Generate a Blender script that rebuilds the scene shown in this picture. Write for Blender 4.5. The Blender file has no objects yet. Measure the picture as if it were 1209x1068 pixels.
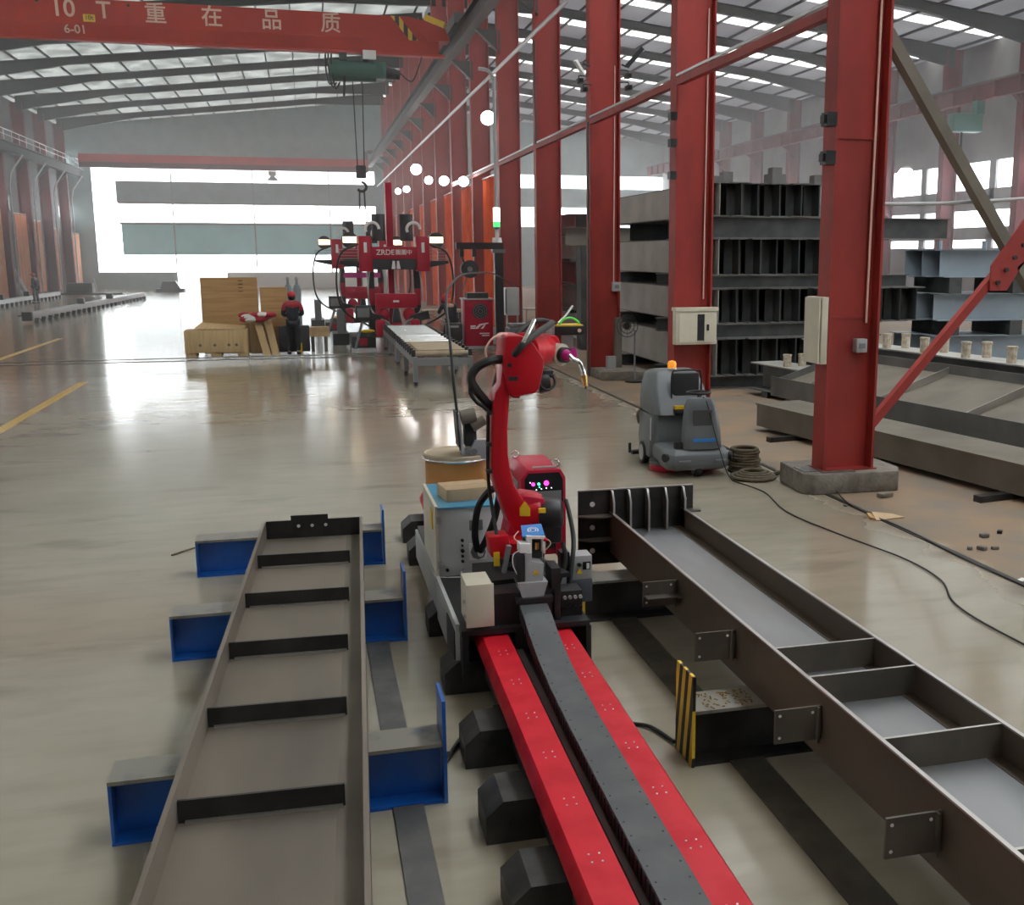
import bpy, bmesh, math, random
from mathutils import Vector, Matrix
random.seed(7)
S = bpy.context.scene
COL = S.collection
PI = math.pi

# ---------------------------------------------------------------- materials
MATS = {}
def M(name, col, rough=.5, metal=0., col2=None, scale=3., amt=1., detail=4., bump=0., bscale=40., rough2=None,
      emit=None, estr=0., stretch=(1, 1, 1), thr=(.4, .65), coat=0., spec=.5, world=False):
    m = bpy.data.materials.new(name); m.use_nodes = True
    nt = m.node_tree; b = nt.nodes['Principled BSDF']
    b.inputs['Base Color'].default_value = (*col, 1); b.inputs['Roughness'].default_value = rough
    b.inputs['Metallic'].default_value = metal; b.inputs['Coat Weight'].default_value = coat
    b.inputs['Coat Roughness'].default_value = .08; b.inputs['Specular IOR Level'].default_value = spec
    if emit: b.inputs['Emission Color'].default_value = (*emit, 1); b.inputs['Emission Strength'].default_value = estr
    if col2 or bump or rough2 is not None:
        if world: tc = nt.nodes.new('ShaderNodeNewGeometry').outputs['Position']
        else: tc = nt.nodes.new('ShaderNodeTexCoord').outputs['Object']
        mp = nt.nodes.new('ShaderNodeMapping'); mp.inputs['Scale'].default_value = stretch
        nt.links.new(tc, mp.inputs['Vector'])
        n = nt.nodes.new('ShaderNodeTexNoise'); n.inputs['Scale'].default_value = scale; n.inputs['Detail'].default_value = detail
        nt.links.new(mp.outputs[0], n.inputs['Vector'])
        r = nt.nodes.new('ShaderNodeValToRGB'); r.color_ramp.elements[0].position = thr[0]; r.color_ramp.elements[1].position = thr[1]
        r.color_ramp.elements[0].color = (*col, 1); r.color_ramp.elements[1].color = (*(col2 or col), 1)
        nt.links.new(n.outputs['Fac'], r.inputs['Fac'])
        if col2: nt.links.new(r.outputs['Color'], b.inputs['Base Color'])
        if rough2 is not None:
            mr = nt.nodes.new('ShaderNodeMapRange'); mr.inputs['From Min'].default_value = thr[0]; mr.inputs['From Max'].default_value = thr[1]
            mr.inputs['To Min'].default_value = rough; mr.inputs['To Max'].default_value = rough2
            nt.links.new(n.outputs['Fac'], mr.inputs['Value']); nt.links.new(mr.outputs[0], b.inputs['Roughness'])
        if bump:
            n2 = nt.nodes.new('ShaderNodeTexNoise'); n2.inputs['Scale'].default_value = bscale
            nt.links.new(mp.outputs[0], n2.inputs['Vector'])
            bp = nt.nodes.new('ShaderNodeBump'); bp.inputs['Strength'].default_value = bump; bp.inputs['Distance'].default_value = .02
            nt.links.new(n2.outputs['Fac'], bp.inputs['Height']); nt.links.new(bp.outputs[0], b.inputs['Normal'])
    MATS[name] = m
    return m

def stripes(name, c1, c2, period, axis_mix=(1, 0, 1), rough=.5):
    """diagonal warning stripes"""
    m = bpy.data.materials.new(name); m.use_nodes = True; nt = m.node_tree; b = nt.nodes['Principled BSDF']
    tc = nt.nodes.new('ShaderNodeTexCoord'); d = nt.nodes.new('ShaderNodeVectorMath'); d.operation = 'DOT_PRODUCT'
    d.inputs[1].default_value = axis_mix; nt.links.new(tc.outputs['Object'], d.inputs[0])
    k = nt.nodes.new('ShaderNodeMath'); k.operation = 'MULTIPLY'; k.inputs[1].default_value = 1. / period
    nt.links.new(d.outputs['Value'], k.inputs[0])
    f = nt.nodes.new('ShaderNodeMath'); f.operation = 'FRACT'; nt.links.new(k.outputs[0], f.inputs[0])
    g = nt.nodes.new('ShaderNodeMath'); g.operation = 'GREATER_THAN'; g.inputs[1].default_value = .5; nt.links.new(f.outputs[0], g.inputs[0])
    mx = nt.nodes.new('ShaderNodeMix'); mx.data_type = 'RGBA'; mx.inputs['A'].default_value = (*c1, 1); mx.inputs['B'].default_value = (*c2, 1)
    nt.links.new(g.outputs[0], mx.inputs['Factor']); nt.links.new(mx.outputs['Result'], b.inputs['Base Color'])
    b.inputs['Roughness'].default_value = rough
    MATS[name] = m; return m

def sheet(name, col, trans, tcol, col2=None, scale=.6):
    """thin roof / window sheet: part reflects, part lets daylight through"""
    m = bpy.data.materials.new(name); m.use_nodes = True; nt = m.node_tree
    nt.nodes.remove(nt.nodes['Principled BSDF']); out = nt.nodes['Material Output']
    d = nt.nodes.new('ShaderNodeBsdfDiffuse'); d.inputs['Color'].default_value = (*col, 1)
    t = nt.nodes.new('ShaderNodeBsdfTranslucent'); t.inputs['Color'].default_value = (*tcol, 1)
    if col2:
        tc = nt.nodes.new('ShaderNodeTexCoord'); n = nt.nodes.new('ShaderNodeTexNoise'); n.inputs['Scale'].default_value = scale
        nt.links.new(tc.outputs['Object'], n.inputs['Vector'])
        r = nt.nodes.new('ShaderNodeValToRGB'); r.color_ramp.elements[0].position = .35; r.color_ramp.elements[1].position = .65
        r.color_ramp.elements[0].color = (*tcol, 1); r.color_ramp.elements[1].color = (*col2, 1)
        nt.links.new(n.outputs['Fac'], r.inputs['Fac']); nt.links.new(r.outputs['Color'], t.inputs['Color'])
    mx = nt.nodes.new('ShaderNodeMixShader'); mx.inputs[0].default_value = trans
    nt.links.new(d.outputs[0], mx.inputs[1]); nt.links.new(t.outputs[0], mx.inputs[2]); nt.links.new(mx.outputs[0], out.inputs['Surface'])
    MATS[name] = m; return m

M('red_paint', (.56, .008, .02), .28, col2=(.48, .006, .016), scale=2, spec=.4)
M('cover_red', (.66, .016, .032), .36, col2=(.58, .012, .026), scale=5, rough2=.5, spec=.22)
M('column_red', (.33, .030, .022), .55, col2=(.17, .018, .014), scale=1.3, thr=(.46, .78), stretch=(1, 1, .6), bump=.15, bscale=6)
M('column_far', (.14, .026, .028), .65, col2=(.10, .02, .022), scale=.6, spec=.2)
M('crane_red', (.52, .045, .022), .55, col2=(.44, .036, .02), scale=.8, spec=.25)
M('machine_red', (.46, .008, .035), .38, spec=.3)
M('mill_steel', (.095, .082, .066), .48, .2, col2=(.15, .128, .10), scale=3.5, detail=6, rough2=.6, stretch=(1, .35, 1))
M('web_steel', (.17, .145, .12), .48, .55, col2=(.26, .22, .18), scale=1.6, detail=6, rough2=.62, stretch=(1, .25, 1))
M('bright_web', (.36, .37, .38), .38, .75, col2=(.28, .275, .27), scale=1.3, rough2=.55, stretch=(1, .25, 1))
M('brown_flange', (.080, .058, .042), .48, .2, col2=(.12, .088, .062), scale=3, rough2=.62, stretch=(1, .3, 1))
M('dark_plate', (.035, .034, .033), .45, .5, col2=(.06, .057, .054), scale=5)
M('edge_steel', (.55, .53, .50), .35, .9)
M('stock_grey', (.12, .12, .112), .6, .2, col2=(.16, .155, .145), scale=2)
M('stock_web', (.38, .37, .34), .55, .1, col2=(.48, .465, .43), scale=1.2)  # colour raised to paint light from the left onto the tall stack
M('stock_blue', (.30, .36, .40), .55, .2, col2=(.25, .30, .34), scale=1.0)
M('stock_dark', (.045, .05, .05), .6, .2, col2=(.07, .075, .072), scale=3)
M('tan_steel', (.185, .16, .125), .6, .1, col2=(.14, .12, .092), scale=1.6)
M('stud', (.62, .56, .46), .5, .3, col2=(.42, .33, .22), scale=14)
M('blue_paint', (.008, .11, .46), .34, col2=(.007, .085, .38), scale=4, coat=.3)
M('worn_top', (.27, .255, .22), .45, .3, col2=(.10, .12, .16), scale=7, thr=(.5, .8))
M('floor_plate', (.125, .125, .122), .5, .3, col2=(.18, .172, .16), scale=4, rough2=.35)
M('floor_plate_dark', (.085, .075, .060), .42, .3, col2=(.13, .115, .09), scale=4, rough2=.3)
M('black_metal', (.016, .016, .018), .42, col2=(.028, .028, .03), scale=6)
M('black_block', (.022, .021, .02), .55, col2=(.05, .047, .042), scale=6)
M('black_rubber', (.012, .012, .012), .55)
M('chain_grey', (.075, .08, .082), .5, col2=(.10, .105, .105), scale=5)
M('cabinet_grey', (.60, .62, .61), .42, col2=(.55, .565, .55), scale=3)
M('cream', (.66, .61, .48), .45, col2=(.60, .55, .43), scale=3)
M('light_grey', (.38, .38, .385), .4)
M('mid_grey', (.20, .205, .21), .42)
M('scrub_grey', (.115, .125, .128), .45, col2=(.135, .145, .147), scale=3)
M('scrub_dark', (.055, .06, .062), .5)
M('chrome', (.75, .75, .74), .2, 1.)
M('white', (.8, .8, .78), .45)
M('lettering_pink', (.80, .55, .45), .6)
M('lettering_white', (.85, .82, .82), .5)
M('yellow', (.80, .52, .02), .45)
M('yellow_line', (.72, .42, .05), .35, col2=(.60, .42, .16), scale=4)
M('blue_plate', (.03, .22, .60), .4)
M('blue_film', (.10, .40, .62), .25)
M('cardboard', (.58, .42, .25), .75, col2=(.52, .37, .22), scale=4)
M('drum_card', (.58, .27, .075), .6, col2=(.50, .23, .06), scale=5)
M('plywood', (.56, .34, .14), .65, col2=(.46, .26, .10), scale=2.5, stretch=(.4, 1, 6))
M('pine', (.66, .47, .24), .65, col2=(.58, .40, .20), scale=3, stretch=(6, 1, .6))
M('sandy_panel', (.50, .40, .27), .6, col2=(.42, .33, .22), scale=3)
M('concrete', (.23, .205, .17), .85, col2=(.15, .13, .105), scale=6, bump=.6, bscale=14)
M('webbing', (.13, .105, .065), .85, col2=(.09, .07, .045), scale=14)
M('wall_teal', (.20, .26, .255), .6, col2=(.17, .225, .22), scale=1.2)
M('door_teal', (.30, .58, .60), .55, col2=(.26, .52, .55), scale=.7)  # teal raised to imitate bloom from the bright window bands
M('wall_grey', (.20, .20, .20), .7, col2=(.16, .16, .16), scale=.8)
M('wall_low', (.55, .54, .50), .7)
M('rafter_grey', (.035, .037, .036), .7, spec=.2)
M('wall_dark', (.09, .085, .085), .7, col2=(.07, .065, .065), scale=.8)
M('rail_dark', (.07, .065, .065), .6)
M('pipe_pale', (.50, .50, .50), .4, .4)
M('skin', (.55, .33, .23), .6)
M('navy', (.018, .022, .035), .8, col2=(.03, .035, .05), scale=9)
M('cloth_red', (.45, .03, .05), .75)
M('cap_red', (.62, .03, .05), .6)
M('cap_orange', (.75, .13, .03), .5)
M('trouser', (.016, .017, .022), .85)
M('shoe', (.012, .012, .012), .6)
M('hair', (.012, .010, .009), .7)
M('green_hoist', (.03, .11, .085), .5)
M('machine_dark', (.03, .032, .036), .45)
M('window_dark', (.02, .022, .025), .15)
M('smoked_plastic', (.10, .11, .13), .12, spec=.6)
M('outdoor_ground', (.75, .74, .70), .8)
M('gold_brass', (.80, .50, .18), .25, .9)
M('green_wire', (.10, .75, .08), .4)
M('magenta', (.55, .02, .25), .4)
M('lamp_glow', (1, 1, 1), .5, emit=(1, .97, .94), estr=55)
M('andon_white', (.9, 1, .92), .4, emit=(.85, 1, .88), estr=3)
M('andon_green', (.1, .7, .2), .4, emit=(.08, .8, .2), estr=1.2)
M('amber', (.85, .30, .02), .2, emit=(1, .35, .03), estr=.5)
M('led_pink', (.8, .05, .4), .4, emit=(1, .05, .45), estr=2.5)
M('led_green', (.1, .8, .3), .4, emit=(.1, 1, .4), estr=2.5)
M('led_white', (.9, .9, .9), .4, emit=(.9, .95, 1), estr=2.)
M('warm_lamp', (1, .8, .5), .4, emit=(1, .72, .42), estr=4)
stripes('hazard', (.78, .50, .03), (.012, .012, .012), .10, (0, 1, .18))
stripes('hazard_crane', (.80, .50, .05), (.05, .02, .02), .30, (1, 0, 0))
sheet('roof_left', (.55, .56, .54), .55, (.115, .118, .11), (.045, .048, .045), .8)
sheet('roof_near', (.45, .45, .43), .4, (.095, .09, .076), (.06, .057, .05), .35)
sheet('roof_dull', (.45, .45, .43), .4, (.07, .068, .06), (.04, .038, .034), .35)
sheet('roof_right', (.42, .42, .42), .26, (.066, .066, .07), (.035, .036, .04), .45)
sheet('curtain', (.80, .17, .05), .45, (.95, .24, .06), (.75, .13, .03), 2)
sheet('curtain_pale', (.85, .50, .32), .45, (.95, .55, .32), (.85, .33, .15), 2)
sheet('skylight', (.8, .8, .78), .95, (.36, .35, .325))
sheet('pane', (.9, .9, .9), .95, (.98, .99, 1.))

# floor: polished epoxy, dusty bare concrete in the right hand bay
def floor_material():
    m = bpy.data.materials.new('epoxy_floor'); m.use_nodes = True; nt = m.node_tree; b = nt.nodes['Principled BSDF']
    N = nt.nodes.new; L = nt.links.new
    pos = N('ShaderNodeNewGeometry').outputs['Position']
    def noise(scale, detail=4, st=(1, 1, 1)):
        mp = N('ShaderNodeMapping'); mp.inputs['Scale'].default_value = st; L(pos, mp.inputs['Vector'])
        n = N('ShaderNodeTexNoise'); n.inputs['Scale'].default_value = scale; n.inputs['Detail'].default_value = detail; L(mp.outputs[0], n.inputs['Vector']); return n.outputs['Fac']
    def ramp(f, p0, c0, p1, c1):
        r = N('ShaderNodeValToRGB'); r.color_ramp.elements[0].position = p0; r.color_ramp.elements[1].position = p1
        r.color_ramp.elements[0].color = (*c0, 1); r.color_ramp.elements[1].color = (*c1, 1); L(f, r.inputs['Fac']); return r.outputs['Color']
    def mix(f, a, c):
        x = N('ShaderNodeMix'); x.data_type = 'RGBA'; L(f, x.inputs['Factor']); L(a, x.inputs['A']); L(c, x.inputs['B']); return x.outputs['Result']
    def mp(v, a0, a1, b0, b1):
        r = N('ShaderNodeMapRange'); r.inputs['From Min'].default_value = a0; r.inputs['From Max'].default_value = a1
        r.inputs['To Min'].default_value = b0; r.inputs['To Max'].default_value = b1; L(v, r.inputs['Value']); return r.outputs[0]
    n1 = noise(.55); n2 = noise(3.2, 9, (.45, 1.6, 1)); n3 = noise(1.3, 6)
    base = ramp(n1, .35, (.33, .292, .215), .68, (.39, .350, .268))
    scuff = ramp(n2, .45, (0, 0, 0), .80, (1, 1, 1))
    sc = N('ShaderNodeRGB'); sc.outputs[0].default_value = (.26, .225, .16, 1)
    fs = N('ShaderNodeMath'); fs.operation = 'MULTIPLY'; fs.inputs[1].default_value = .55; L(scuff, fs.inputs[0])
    epo = mix(fs.outputs[0], base, sc.outputs[0])
    dirt = ramp(n3, .38, (.28, .18, .10), .66, (.19, .155, .115))
    sep = N('ShaderNodeSeparateXYZ'); L(pos, sep.inputs[0])
    wob = N('ShaderNodeMath'); wob.operation = 'ADD'; L(sep.outputs['X'], wob.inputs[0])
    k = N('ShaderNodeMath'); k.operation = 'MULTIPLY'; k.inputs[1].default_value = 1.1; L(n3, k.inputs[0]); L(k.outputs[0], wob.inputs[1])
    zone = mp(wob.outputs[0], 6.1, 6.45, 0, 1)
    n4 = noise(1.1, 10, (.5, 1.5, 1)); spot = ramp(n4, .60, (0, 0, 0), .68, (1, 1, 1))
    ds = N('ShaderNodeRGB'); ds.outputs[0].default_value = (.20, .165, .11, 1)
    f4 = N('ShaderNodeMath'); f4.operation = 'MULTIPLY'; f4.inputs[1].default_value = .45; L(spot, f4.inputs[0])
    epo = mix(f4.outputs[0], epo, ds.outputs[0])
    L(mix(zone, epo, dirt), b.inputs['Base Color'])
    rr = mp(n2, .30, .80, .10, .22)
    x = N('ShaderNodeMix'); L(zone, x.inputs['Factor']); L(rr, x.inputs['A']); x.inputs['B'].default_value = .8
    L(x.outputs['Result'], b.inputs['Roughness'])
    b.inputs['Specular IOR Level'].default_value = .95
    bp = N('ShaderNodeBump'); bp.inputs['Strength'].default_value = .14; bp.inputs['Distance'].default_value = .02
    L(noise(2.2, 3), bp.inputs['Height']); L(bp.outputs[0], b.inputs['Normal'])
    MATS['floor'] = m
floor_material()

# ---------------------------------------------------------------- mesh builder
class MB:
    def __init__(s, off=(0, 0, 0)): s.bm = bmesh.new(); s.off = Vector(off)
    def _v(s, pts): return [s.bm.verts.new(Vector(p) - s.off) for p in pts]
    def hexa(s, p):  # 8 points: bottom ring 0-3, top ring 4-7
        v = s._v(p)
        for f in ((0, 3, 2, 1), (4, 5, 6, 7), (0, 1, 5, 4), (1, 2, 6, 5), (2, 3, 7, 6), (3, 0, 4, 7)): s.bm.faces.new([v[i] for i in f])
        return s
    def box(s, x0, x1, y0, y1, z0, z1):
        return s.hexa([(x0, y0, z0), (x1, y0, z0), (x1, y1, z0), (x0, y1, z0), (x0, y0, z1), (x1, y0, z1), (x1, y1, z1), (x0, y1, z1)])
    def obox(s, c, size, rot=(0, 0, 0)):
        from mathutils import Euler
        R = Euler(rot).to_matrix(); c = Vector(c); h = [k / 2 for k in size]
        P = [(-1, -1, -1), (1, -1, -1), (1, 1, -1), (-1, 1, -1), (-1, -1, 1), (1, -1, 1), (1, 1, 1), (-1, 1, 1)]
        return s.hexa([c + R @ Vector((p[0] * h[0], p[1] * h[1], p[2] * h[2])) for p in P])
    def frame(s, a, b, up=(0, 0, 1)):
        d = (Vector(b) - Vector(a)).normalized(); u = Vector(up)
        if abs(d.dot(u)) > .98: u = Vector((1, 0, 0))
        r = d.cross(u).normalized(); return d, r, r.cross(d).normalized()
    def bar(s, a, b, w, h, up=(0, 0, 1)):
        d, r, u = s.frame(a, b, up); a = Vector(a); b = Vector(b)
        q = [(-1, -1), (1, -1), (1, 1), (-1, 1)]
        return s.hexa([a + r * (i * w / 2) + u * (j * h / 2) for i, j in q] + [b + r * (i * w / 2) + u * (j * h / 2) for i, j in q])
    def cyl(s, a, b, r0, r1=None, n=16):
        r1 = r0 if r1 is None else r1; d, r, u = s.frame(a, b); a = Vector(a); b = Vector(b)
        A = s._v([a + (r * math.cos(t) + u * math.sin(t)) * r0 for t in [2 * PI * i / n for i in range(n)]])
        B = s._v([b + (r * math.cos(t) + u * math.sin(t)) * r1 for t in [2 * PI * i / n for i in range(n)]])
        for i in range(n): s.bm.faces.new((A[i], A[(i + 1) % n], B[(i + 1) % n], B[i]))
        s.bm.faces.new(A[::-1]); s.bm.faces.new(B); return s
    def tube(s, pts, r, n=8, sub=6, smooth=True, zmin=None):
        P = [Vector(p) for p in pts]
        if smooth and len(P) > 2:
            Q = []
            for i in range(len(P) - 1):
                p0 = P[max(i - 1, 0)]; p1 = P[i]; p2 = P[i + 1]; p3 = P[min(i + 2, len(P) - 1)]
                for k in range(sub):
                    t = k / sub
                    Q.append(.5 * (2 * p1 + (p2 - p0) * t + (2 * p0 - 5 * p1 + 4 * p2 - p3) * t * t + (3 * p1 - p0 - 3 * p2 + p3) * t ** 3))
            P = Q + [P[-1]]
        if zmin is not None: P = [Vector((p.x, p.y, max(p.z, zmin))) for p in P]
        rings = []; u = None
        for i, p in enumerate(P):
            d = (P[min(i + 1, len(P) - 1)] - P[max(i - 1, 0)]).normalized()
            if u is None: u = d.orthogonal().normalized()
            else:
                u = u - d * u.dot(d); u = u.normalized() if u.length > 1e-6 else d.orthogonal().normalized()
            w = d.cross(u)
            rings.append(s._v([p + (u * math.cos(2 * PI * k / n) + w * math.sin(2 * PI * k / n)) * r for k in range(n)]))
        for A, B in zip(rings, rings[1:]):
            for k in range(n): s.bm.faces.new((A[k], A[(k + 1) % n], B[(k + 1) % n], B[k]))
        s.bm.faces.new(rings[0][::-1]); s.bm.faces.new(rings[-1]); return s
    def prism(s, poly, axis, a0, a1):
        def q(p, a): return {'x': (a, p[0], p[1]), 'y': (p[0], a, p[1]), 'z': (p[0], p[1], a)}[axis]
        A = s._v([q(p, a0) for p in poly]); B = s._v([q(p, a1) for p in poly]); n = len(poly)
        for i in range(n): s.bm.faces.new((A[i], A[(i + 1) % n], B[(i + 1) % n], B[i]))
        s.bm.faces.new(A[::-1]); s.bm.faces.new(B); return s
    def lathe(s, c, prof, n=24):
        c = Vector(c); rings = [s._v([c + Vector((r * math.cos(2 * PI * k / n), r * math.sin(2 * PI * k / n), z)) for k in range(n)]) for r, z in prof]
        for A, B in zip(rings, rings[1:]):
            for k in range(n): s.bm.faces.new((A[k], A[(k + 1) % n], B[(k + 1) % n], B[k]))
        s.bm.faces.new(rings[0][::-1]); s.bm.faces.new(rings[-1]); return s
    def ball(s, c, r, sc=(1, 1, 1), n=12):
        g = bmesh.ops.create_uvsphere(s.bm, u_segments=n, v_segments=max(6, n * 2 // 3), radius=r)
        for v in g['verts']: v.co = Vector((v.co.x * sc[0], v.co.y * sc[1], v.co.z * sc[2])) + Vector(c) - s.off
        return s
    def torus(s, c, R, r, axis='z', n=24, a0=0, a1=2 * PI):
        c = Vector(c); pts = []
        full = abs(a1 - a0 - 2 * PI) < 1e-6
        for i in range(n + 1):
            t = a0 + (a1 - a0) * i / n; x, y = R * math.cos(t), R * math.sin(t)
            pts.append(c + {'z': Vector((x, y, 0)), 'y': Vector((x, 0, y)), 'x': Vector((0, x, y))}[axis])
        return s.tube(pts, r, smooth=False)
    def build(s, name, mat, parent=None, bevel=0, kind=None, label=None, seg=2, flat=False):
        bm = s.bm; bmesh.ops.recalc_face_normals(bm, faces=bm.faces[:])
        if bevel:
            es = [e for e in bm.edges if len(e.link_faces) == 2 and e.calc_face_angle(0) > .5]
            bmesh.ops.bevel(bm, geom=es, offset=bevel, segments=seg, affect='EDGES', clamp_overlap=True, profile=.5)
        if not flat:
            for f in bm.faces: f.smooth = True
            for e in bm.edges:
                if len(e.link_faces) != 2 or e.calc_face_angle(0) > .6: e.smooth = False
        me = bpy.data.meshes.new(name); bm.to_mesh(me); bm.free()
        if mat: me.materials.append(MATS[mat])
        o = bpy.data.objects.new(name, me); COL.objects.link(o)
        if parent: o.parent = parent
        if kind: o['kind'] = kind
        if label: o['label'] = label
        return o

def thing(name, label, cat, loc=(0, 0, 0), rz=0, group=None):
    o = bpy.data.objects.new(name, None); COL.objects.link(o); o.location = loc; o.rotation_euler = (0, 0, rz)
    o.empty_display_size = .2; o['label'] = label; o['category'] = cat
    if group: o['group'] = group
    return o
def tag(o, label, cat, group=None, kind=None):
    o['label'] = label; o['category'] = cat
    if group: o['group'] = group
    if kind: o['kind'] = kind
    return o
def struct(name, mb, mat, parent=None, **k): return mb.build(name, mat, parent, kind='structure', **k)
def W(root): return MB(root.location)          # build a part in world coordinates under an unrotated root
def mesh1(mb, name, mat, label, cat, group=None, **k): return tag(mb.build(name, mat, **k), label, cat, group)
def dup(root, loc, label=None, rz=None):
    r = root.copy(); COL.objects.link(r); r.location = loc
    if rz is not None: r.rotation_euler = (0, 0, rz)
    if label: r['label'] = label
    for ch in root.children:
        c = ch.copy(); COL.objects.link(c); c.parent = r
        for g in ch.children:
            d = g.copy(); COL.objects.link(d); d.parent = c
    return r
def text(s, parent, loc, size, mat, name='lettering', rot=(PI / 2, 0, 0), ext=.004, align='CENTER'):
    cu = bpy.data.curves.new('t', 'FONT'); cu.body = s; cu.size = size; cu.extrude = ext; cu.offset = size * .012; cu.align_x = align; cu.align_y = 'CENTER'
    t = bpy.data.objects.new('t', cu); COL.objects.link(t)
    dg = bpy.context.evaluated_depsgraph_get(); me = bpy.data.meshes.new_from_object(t.evaluated_get(dg))
    bpy.data.objects.remove(t); me.name = name; me.materials.clear(); me.materials.append(MATS[mat])
    o = bpy.data.objects.new(name, me); COL.objects.link(o); o.parent = parent; o.location = loc; o.rotation_euler = rot
    return o
ORD = ['first', 'second', 'third', 'fourth', 'fifth', 'sixth', 'seventh', 'eighth', 'ninth', 'tenth', 'eleventh', 'twelfth', 'thirteenth', 'fourteenth', 'fifteenth', 'sixteenth',
       'seventeenth', 'eighteenth', 'nineteenth', 'twentieth']
# ================================================================ setting
# camera stands at (0,0,2.8); y runs down the hall, x to the right
struct('floor', MB().box(-18.6, 32, -22, 96.4, -.2, 0), 'floor')
tag(MB().box(-40, 45, 96.9, 160, -.25, -.05).build('outdoor_yard', 'outdoor_ground'), 'pale concrete yard outside the open back door', 'yard')['kind'] = 'structure'
RZ = lambda x: 15.5 - .112 * abs(6.8 - x)      # roof underside height
def sheets(name, x0, x1, spans, mat, kind='structure'):
    m = MB()
    for y0, y1 in spans:
        m.bm.faces.new(m._v([(x0, y0, RZ(x0)), (x1, y0, RZ(x1)), (x1, y1, RZ(x1)), (x0, y1, RZ(x0))]))
    return struct(name, m, mat)
sky = [(15.0 + 6 * j, 16.2 + 6 * j) for j in range(-2, 14)]          # one daylight strip per bay
cl = sheets('ceiling', -18.4, 6.8, [(32, 96.3)], 'roof_left'); sheets('ceiling', -18.4, 6.8, [(12, 32)], 'roof_near'); sheets('ceiling', -18.4, 6.8, [(-22, 12)], 'roof_dull')
cr = sheets('ceiling', 9.2, 32, [(a, b) for a, b in zip([-22] + [q[1] for q in sky], [q[0] for q in sky] + [96.3])], 'roof_right')
for c, x0, x1 in ((cl, -17.6, 6.2), (cr, 7.4, 31.2)):
    n = 16
    for i in range(n):
        x = x0 + (x1 - x0) * i / (n - 1)
        MB().box(x - .035, x + .035, 28, 96.4, RZ(x) - .12, RZ(x) - .005).build('purlin', 'rafter_grey', c, kind='structure')
sheets('ceiling', 6.8, 9.2, [(-22, -6), (22, 27)] + [(sk[1], sk[0] + 6) for sk in sky if sk[0] > 22], 'roof_right')
k = 1
sheets('window_1', 6.8, 9.2, [(-6, 22)], 'pane')      # ridge light over the near end
for q in sky:
    k += 1; sheets('window_%d' % k, 9.2 if q[0] < 22 else 6.8, 32, [q], 'skylight')

# back wall with its window bands, open door on the left half
YB = 96.0
def pane(ax, a, u0, u1, z0, z1):
    m = MB(); P = [(u0, z0), (u1, z0), (u1, z1), (u0, z1)]
    m.bm.faces.new(m._v([(a, p[0], p[1]) if ax == 'x' else (p[0], a, p[1]) for p in P])); return m
wb = MB()
def slab(x0, x1, z0, z1, m=wb): m.box(x0, x1, YB, YB + .25, z0, z1)
slab(-18.4, -16.15, 0, 9.7)
wb.prism([(-18.4, 9.7), (32, 9.7), (32, RZ(32) + .1), (6.8, RZ(6.8) + .1), (-18.4, RZ(-18.4) + .1)], 'y', YB, YB + .25)
slab(-16.15, -10.2, 0, 1.35); slab(-6.3, 32, 0, 1.3)
slab(17.0, 32, 6.9, 8.55); slab(17.0, 32, 1.3, 5.2); slab(6.0, 17.0, 1.3, 9.7)
struct('wall_back', wb, 'wall_teal')
bp = MB(); slab(-14.4, 6.0, 6.9, 8.6, bp); struct('wall_back', bp, 'wall_teal')
dp = MB(); slab(-14.2, 6.0, 2.75, 5.2, dp)
dd = struct('door_1', dp, 'door_teal')
for x in (-10.2, -3.9, 2.2): MB().box(x - .05, x + .05, YB - .06, YB, 1.3, 9.7).build('mullion', 'wall_grey', dd, kind='structure')
MB().box(-14.3, 6.0, YB - .12, YB, 5.15, 5.35).build('door_rail', 'wall_grey', dd, kind='structure')
MB().box(-14.3, 6.0, YB - .12, YB, 6.8, 6.95).build('door_rail', 'wall_grey', dd, kind='structure')
for x0, x1, z0, z1 in ((-16.15, -14.4, 1.35, 9.7), (-14.4, 6.0, 8.6, 9.7), (-14.4, 6.0, 5.2, 6.9), (-14.2, -10.25, 1.35, 2.75), (-6.3, 6.0, 1.3, 2.75), (17.0, 32, 8.55, 9.7), (17.0, 32, 5.2, 6.9)):
    k += 1; struct('window_%d' % k, pane('y', YB + .12, x0, x1, z0, z1), 'pane')
lw = MB().box(-6.3, 6.0, YB - .5, YB - .02, 0, 1.3); struct('trim_1', lw, 'wall_low')

# left wall: strip windows between the columns
wl = MB()
for z0, z1 in ((0, 5.6), (6.5, 9.7), (10.5, RZ(-18.4) + .1)): wl.box(-18.4, -18.15, -22, 96, z0, z1)
for j in range(-4, 16):
    y = .6 + 6 * j
    wl.box(-18.4, -18.15, y, y + 2.6, 5.6, 6.5); wl.box(-18.4, -18.15, y - 1, y + 2.9, 9.7, 10.5)
struct('wall_left', wl, 'wall_dark')
k += 1; struct('window_%d' % k, pane('x', -18.28, -22, 96, 5.6, 6.5), 'pane')
k += 1; struct('window_%d' % k, pane('x', -18.28, -22, 96, 9.7, 10.5), 'pane')
# right wall of the neighbouring bay
wr = MB()
for z0, z1 in ((0, 3.1), (3.5, 4.1), (4.9, 5.9), (7.2, RZ(32) + .1)): wr.box(31.75, 32, -22, 96, z0, z1)
for y in range(-20, 97, 6):
    wr.box(31.75, 32, y - .25, y + .25, 3.1, 7.2)
struct('wall_right', wr, 'wall_grey')
for z0, z1 in ((3.1, 3.5), (4.1, 4.9), (5.9, 7.2)):
    k += 1; struct('window_%d' % k, pane('x', 31.88, -22, 96, z0, z1), 'pane')
struct('wall_front', MB().box(-18.4, 32, -22.25, -22, 0, 15.6), 'wall_grey')
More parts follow.
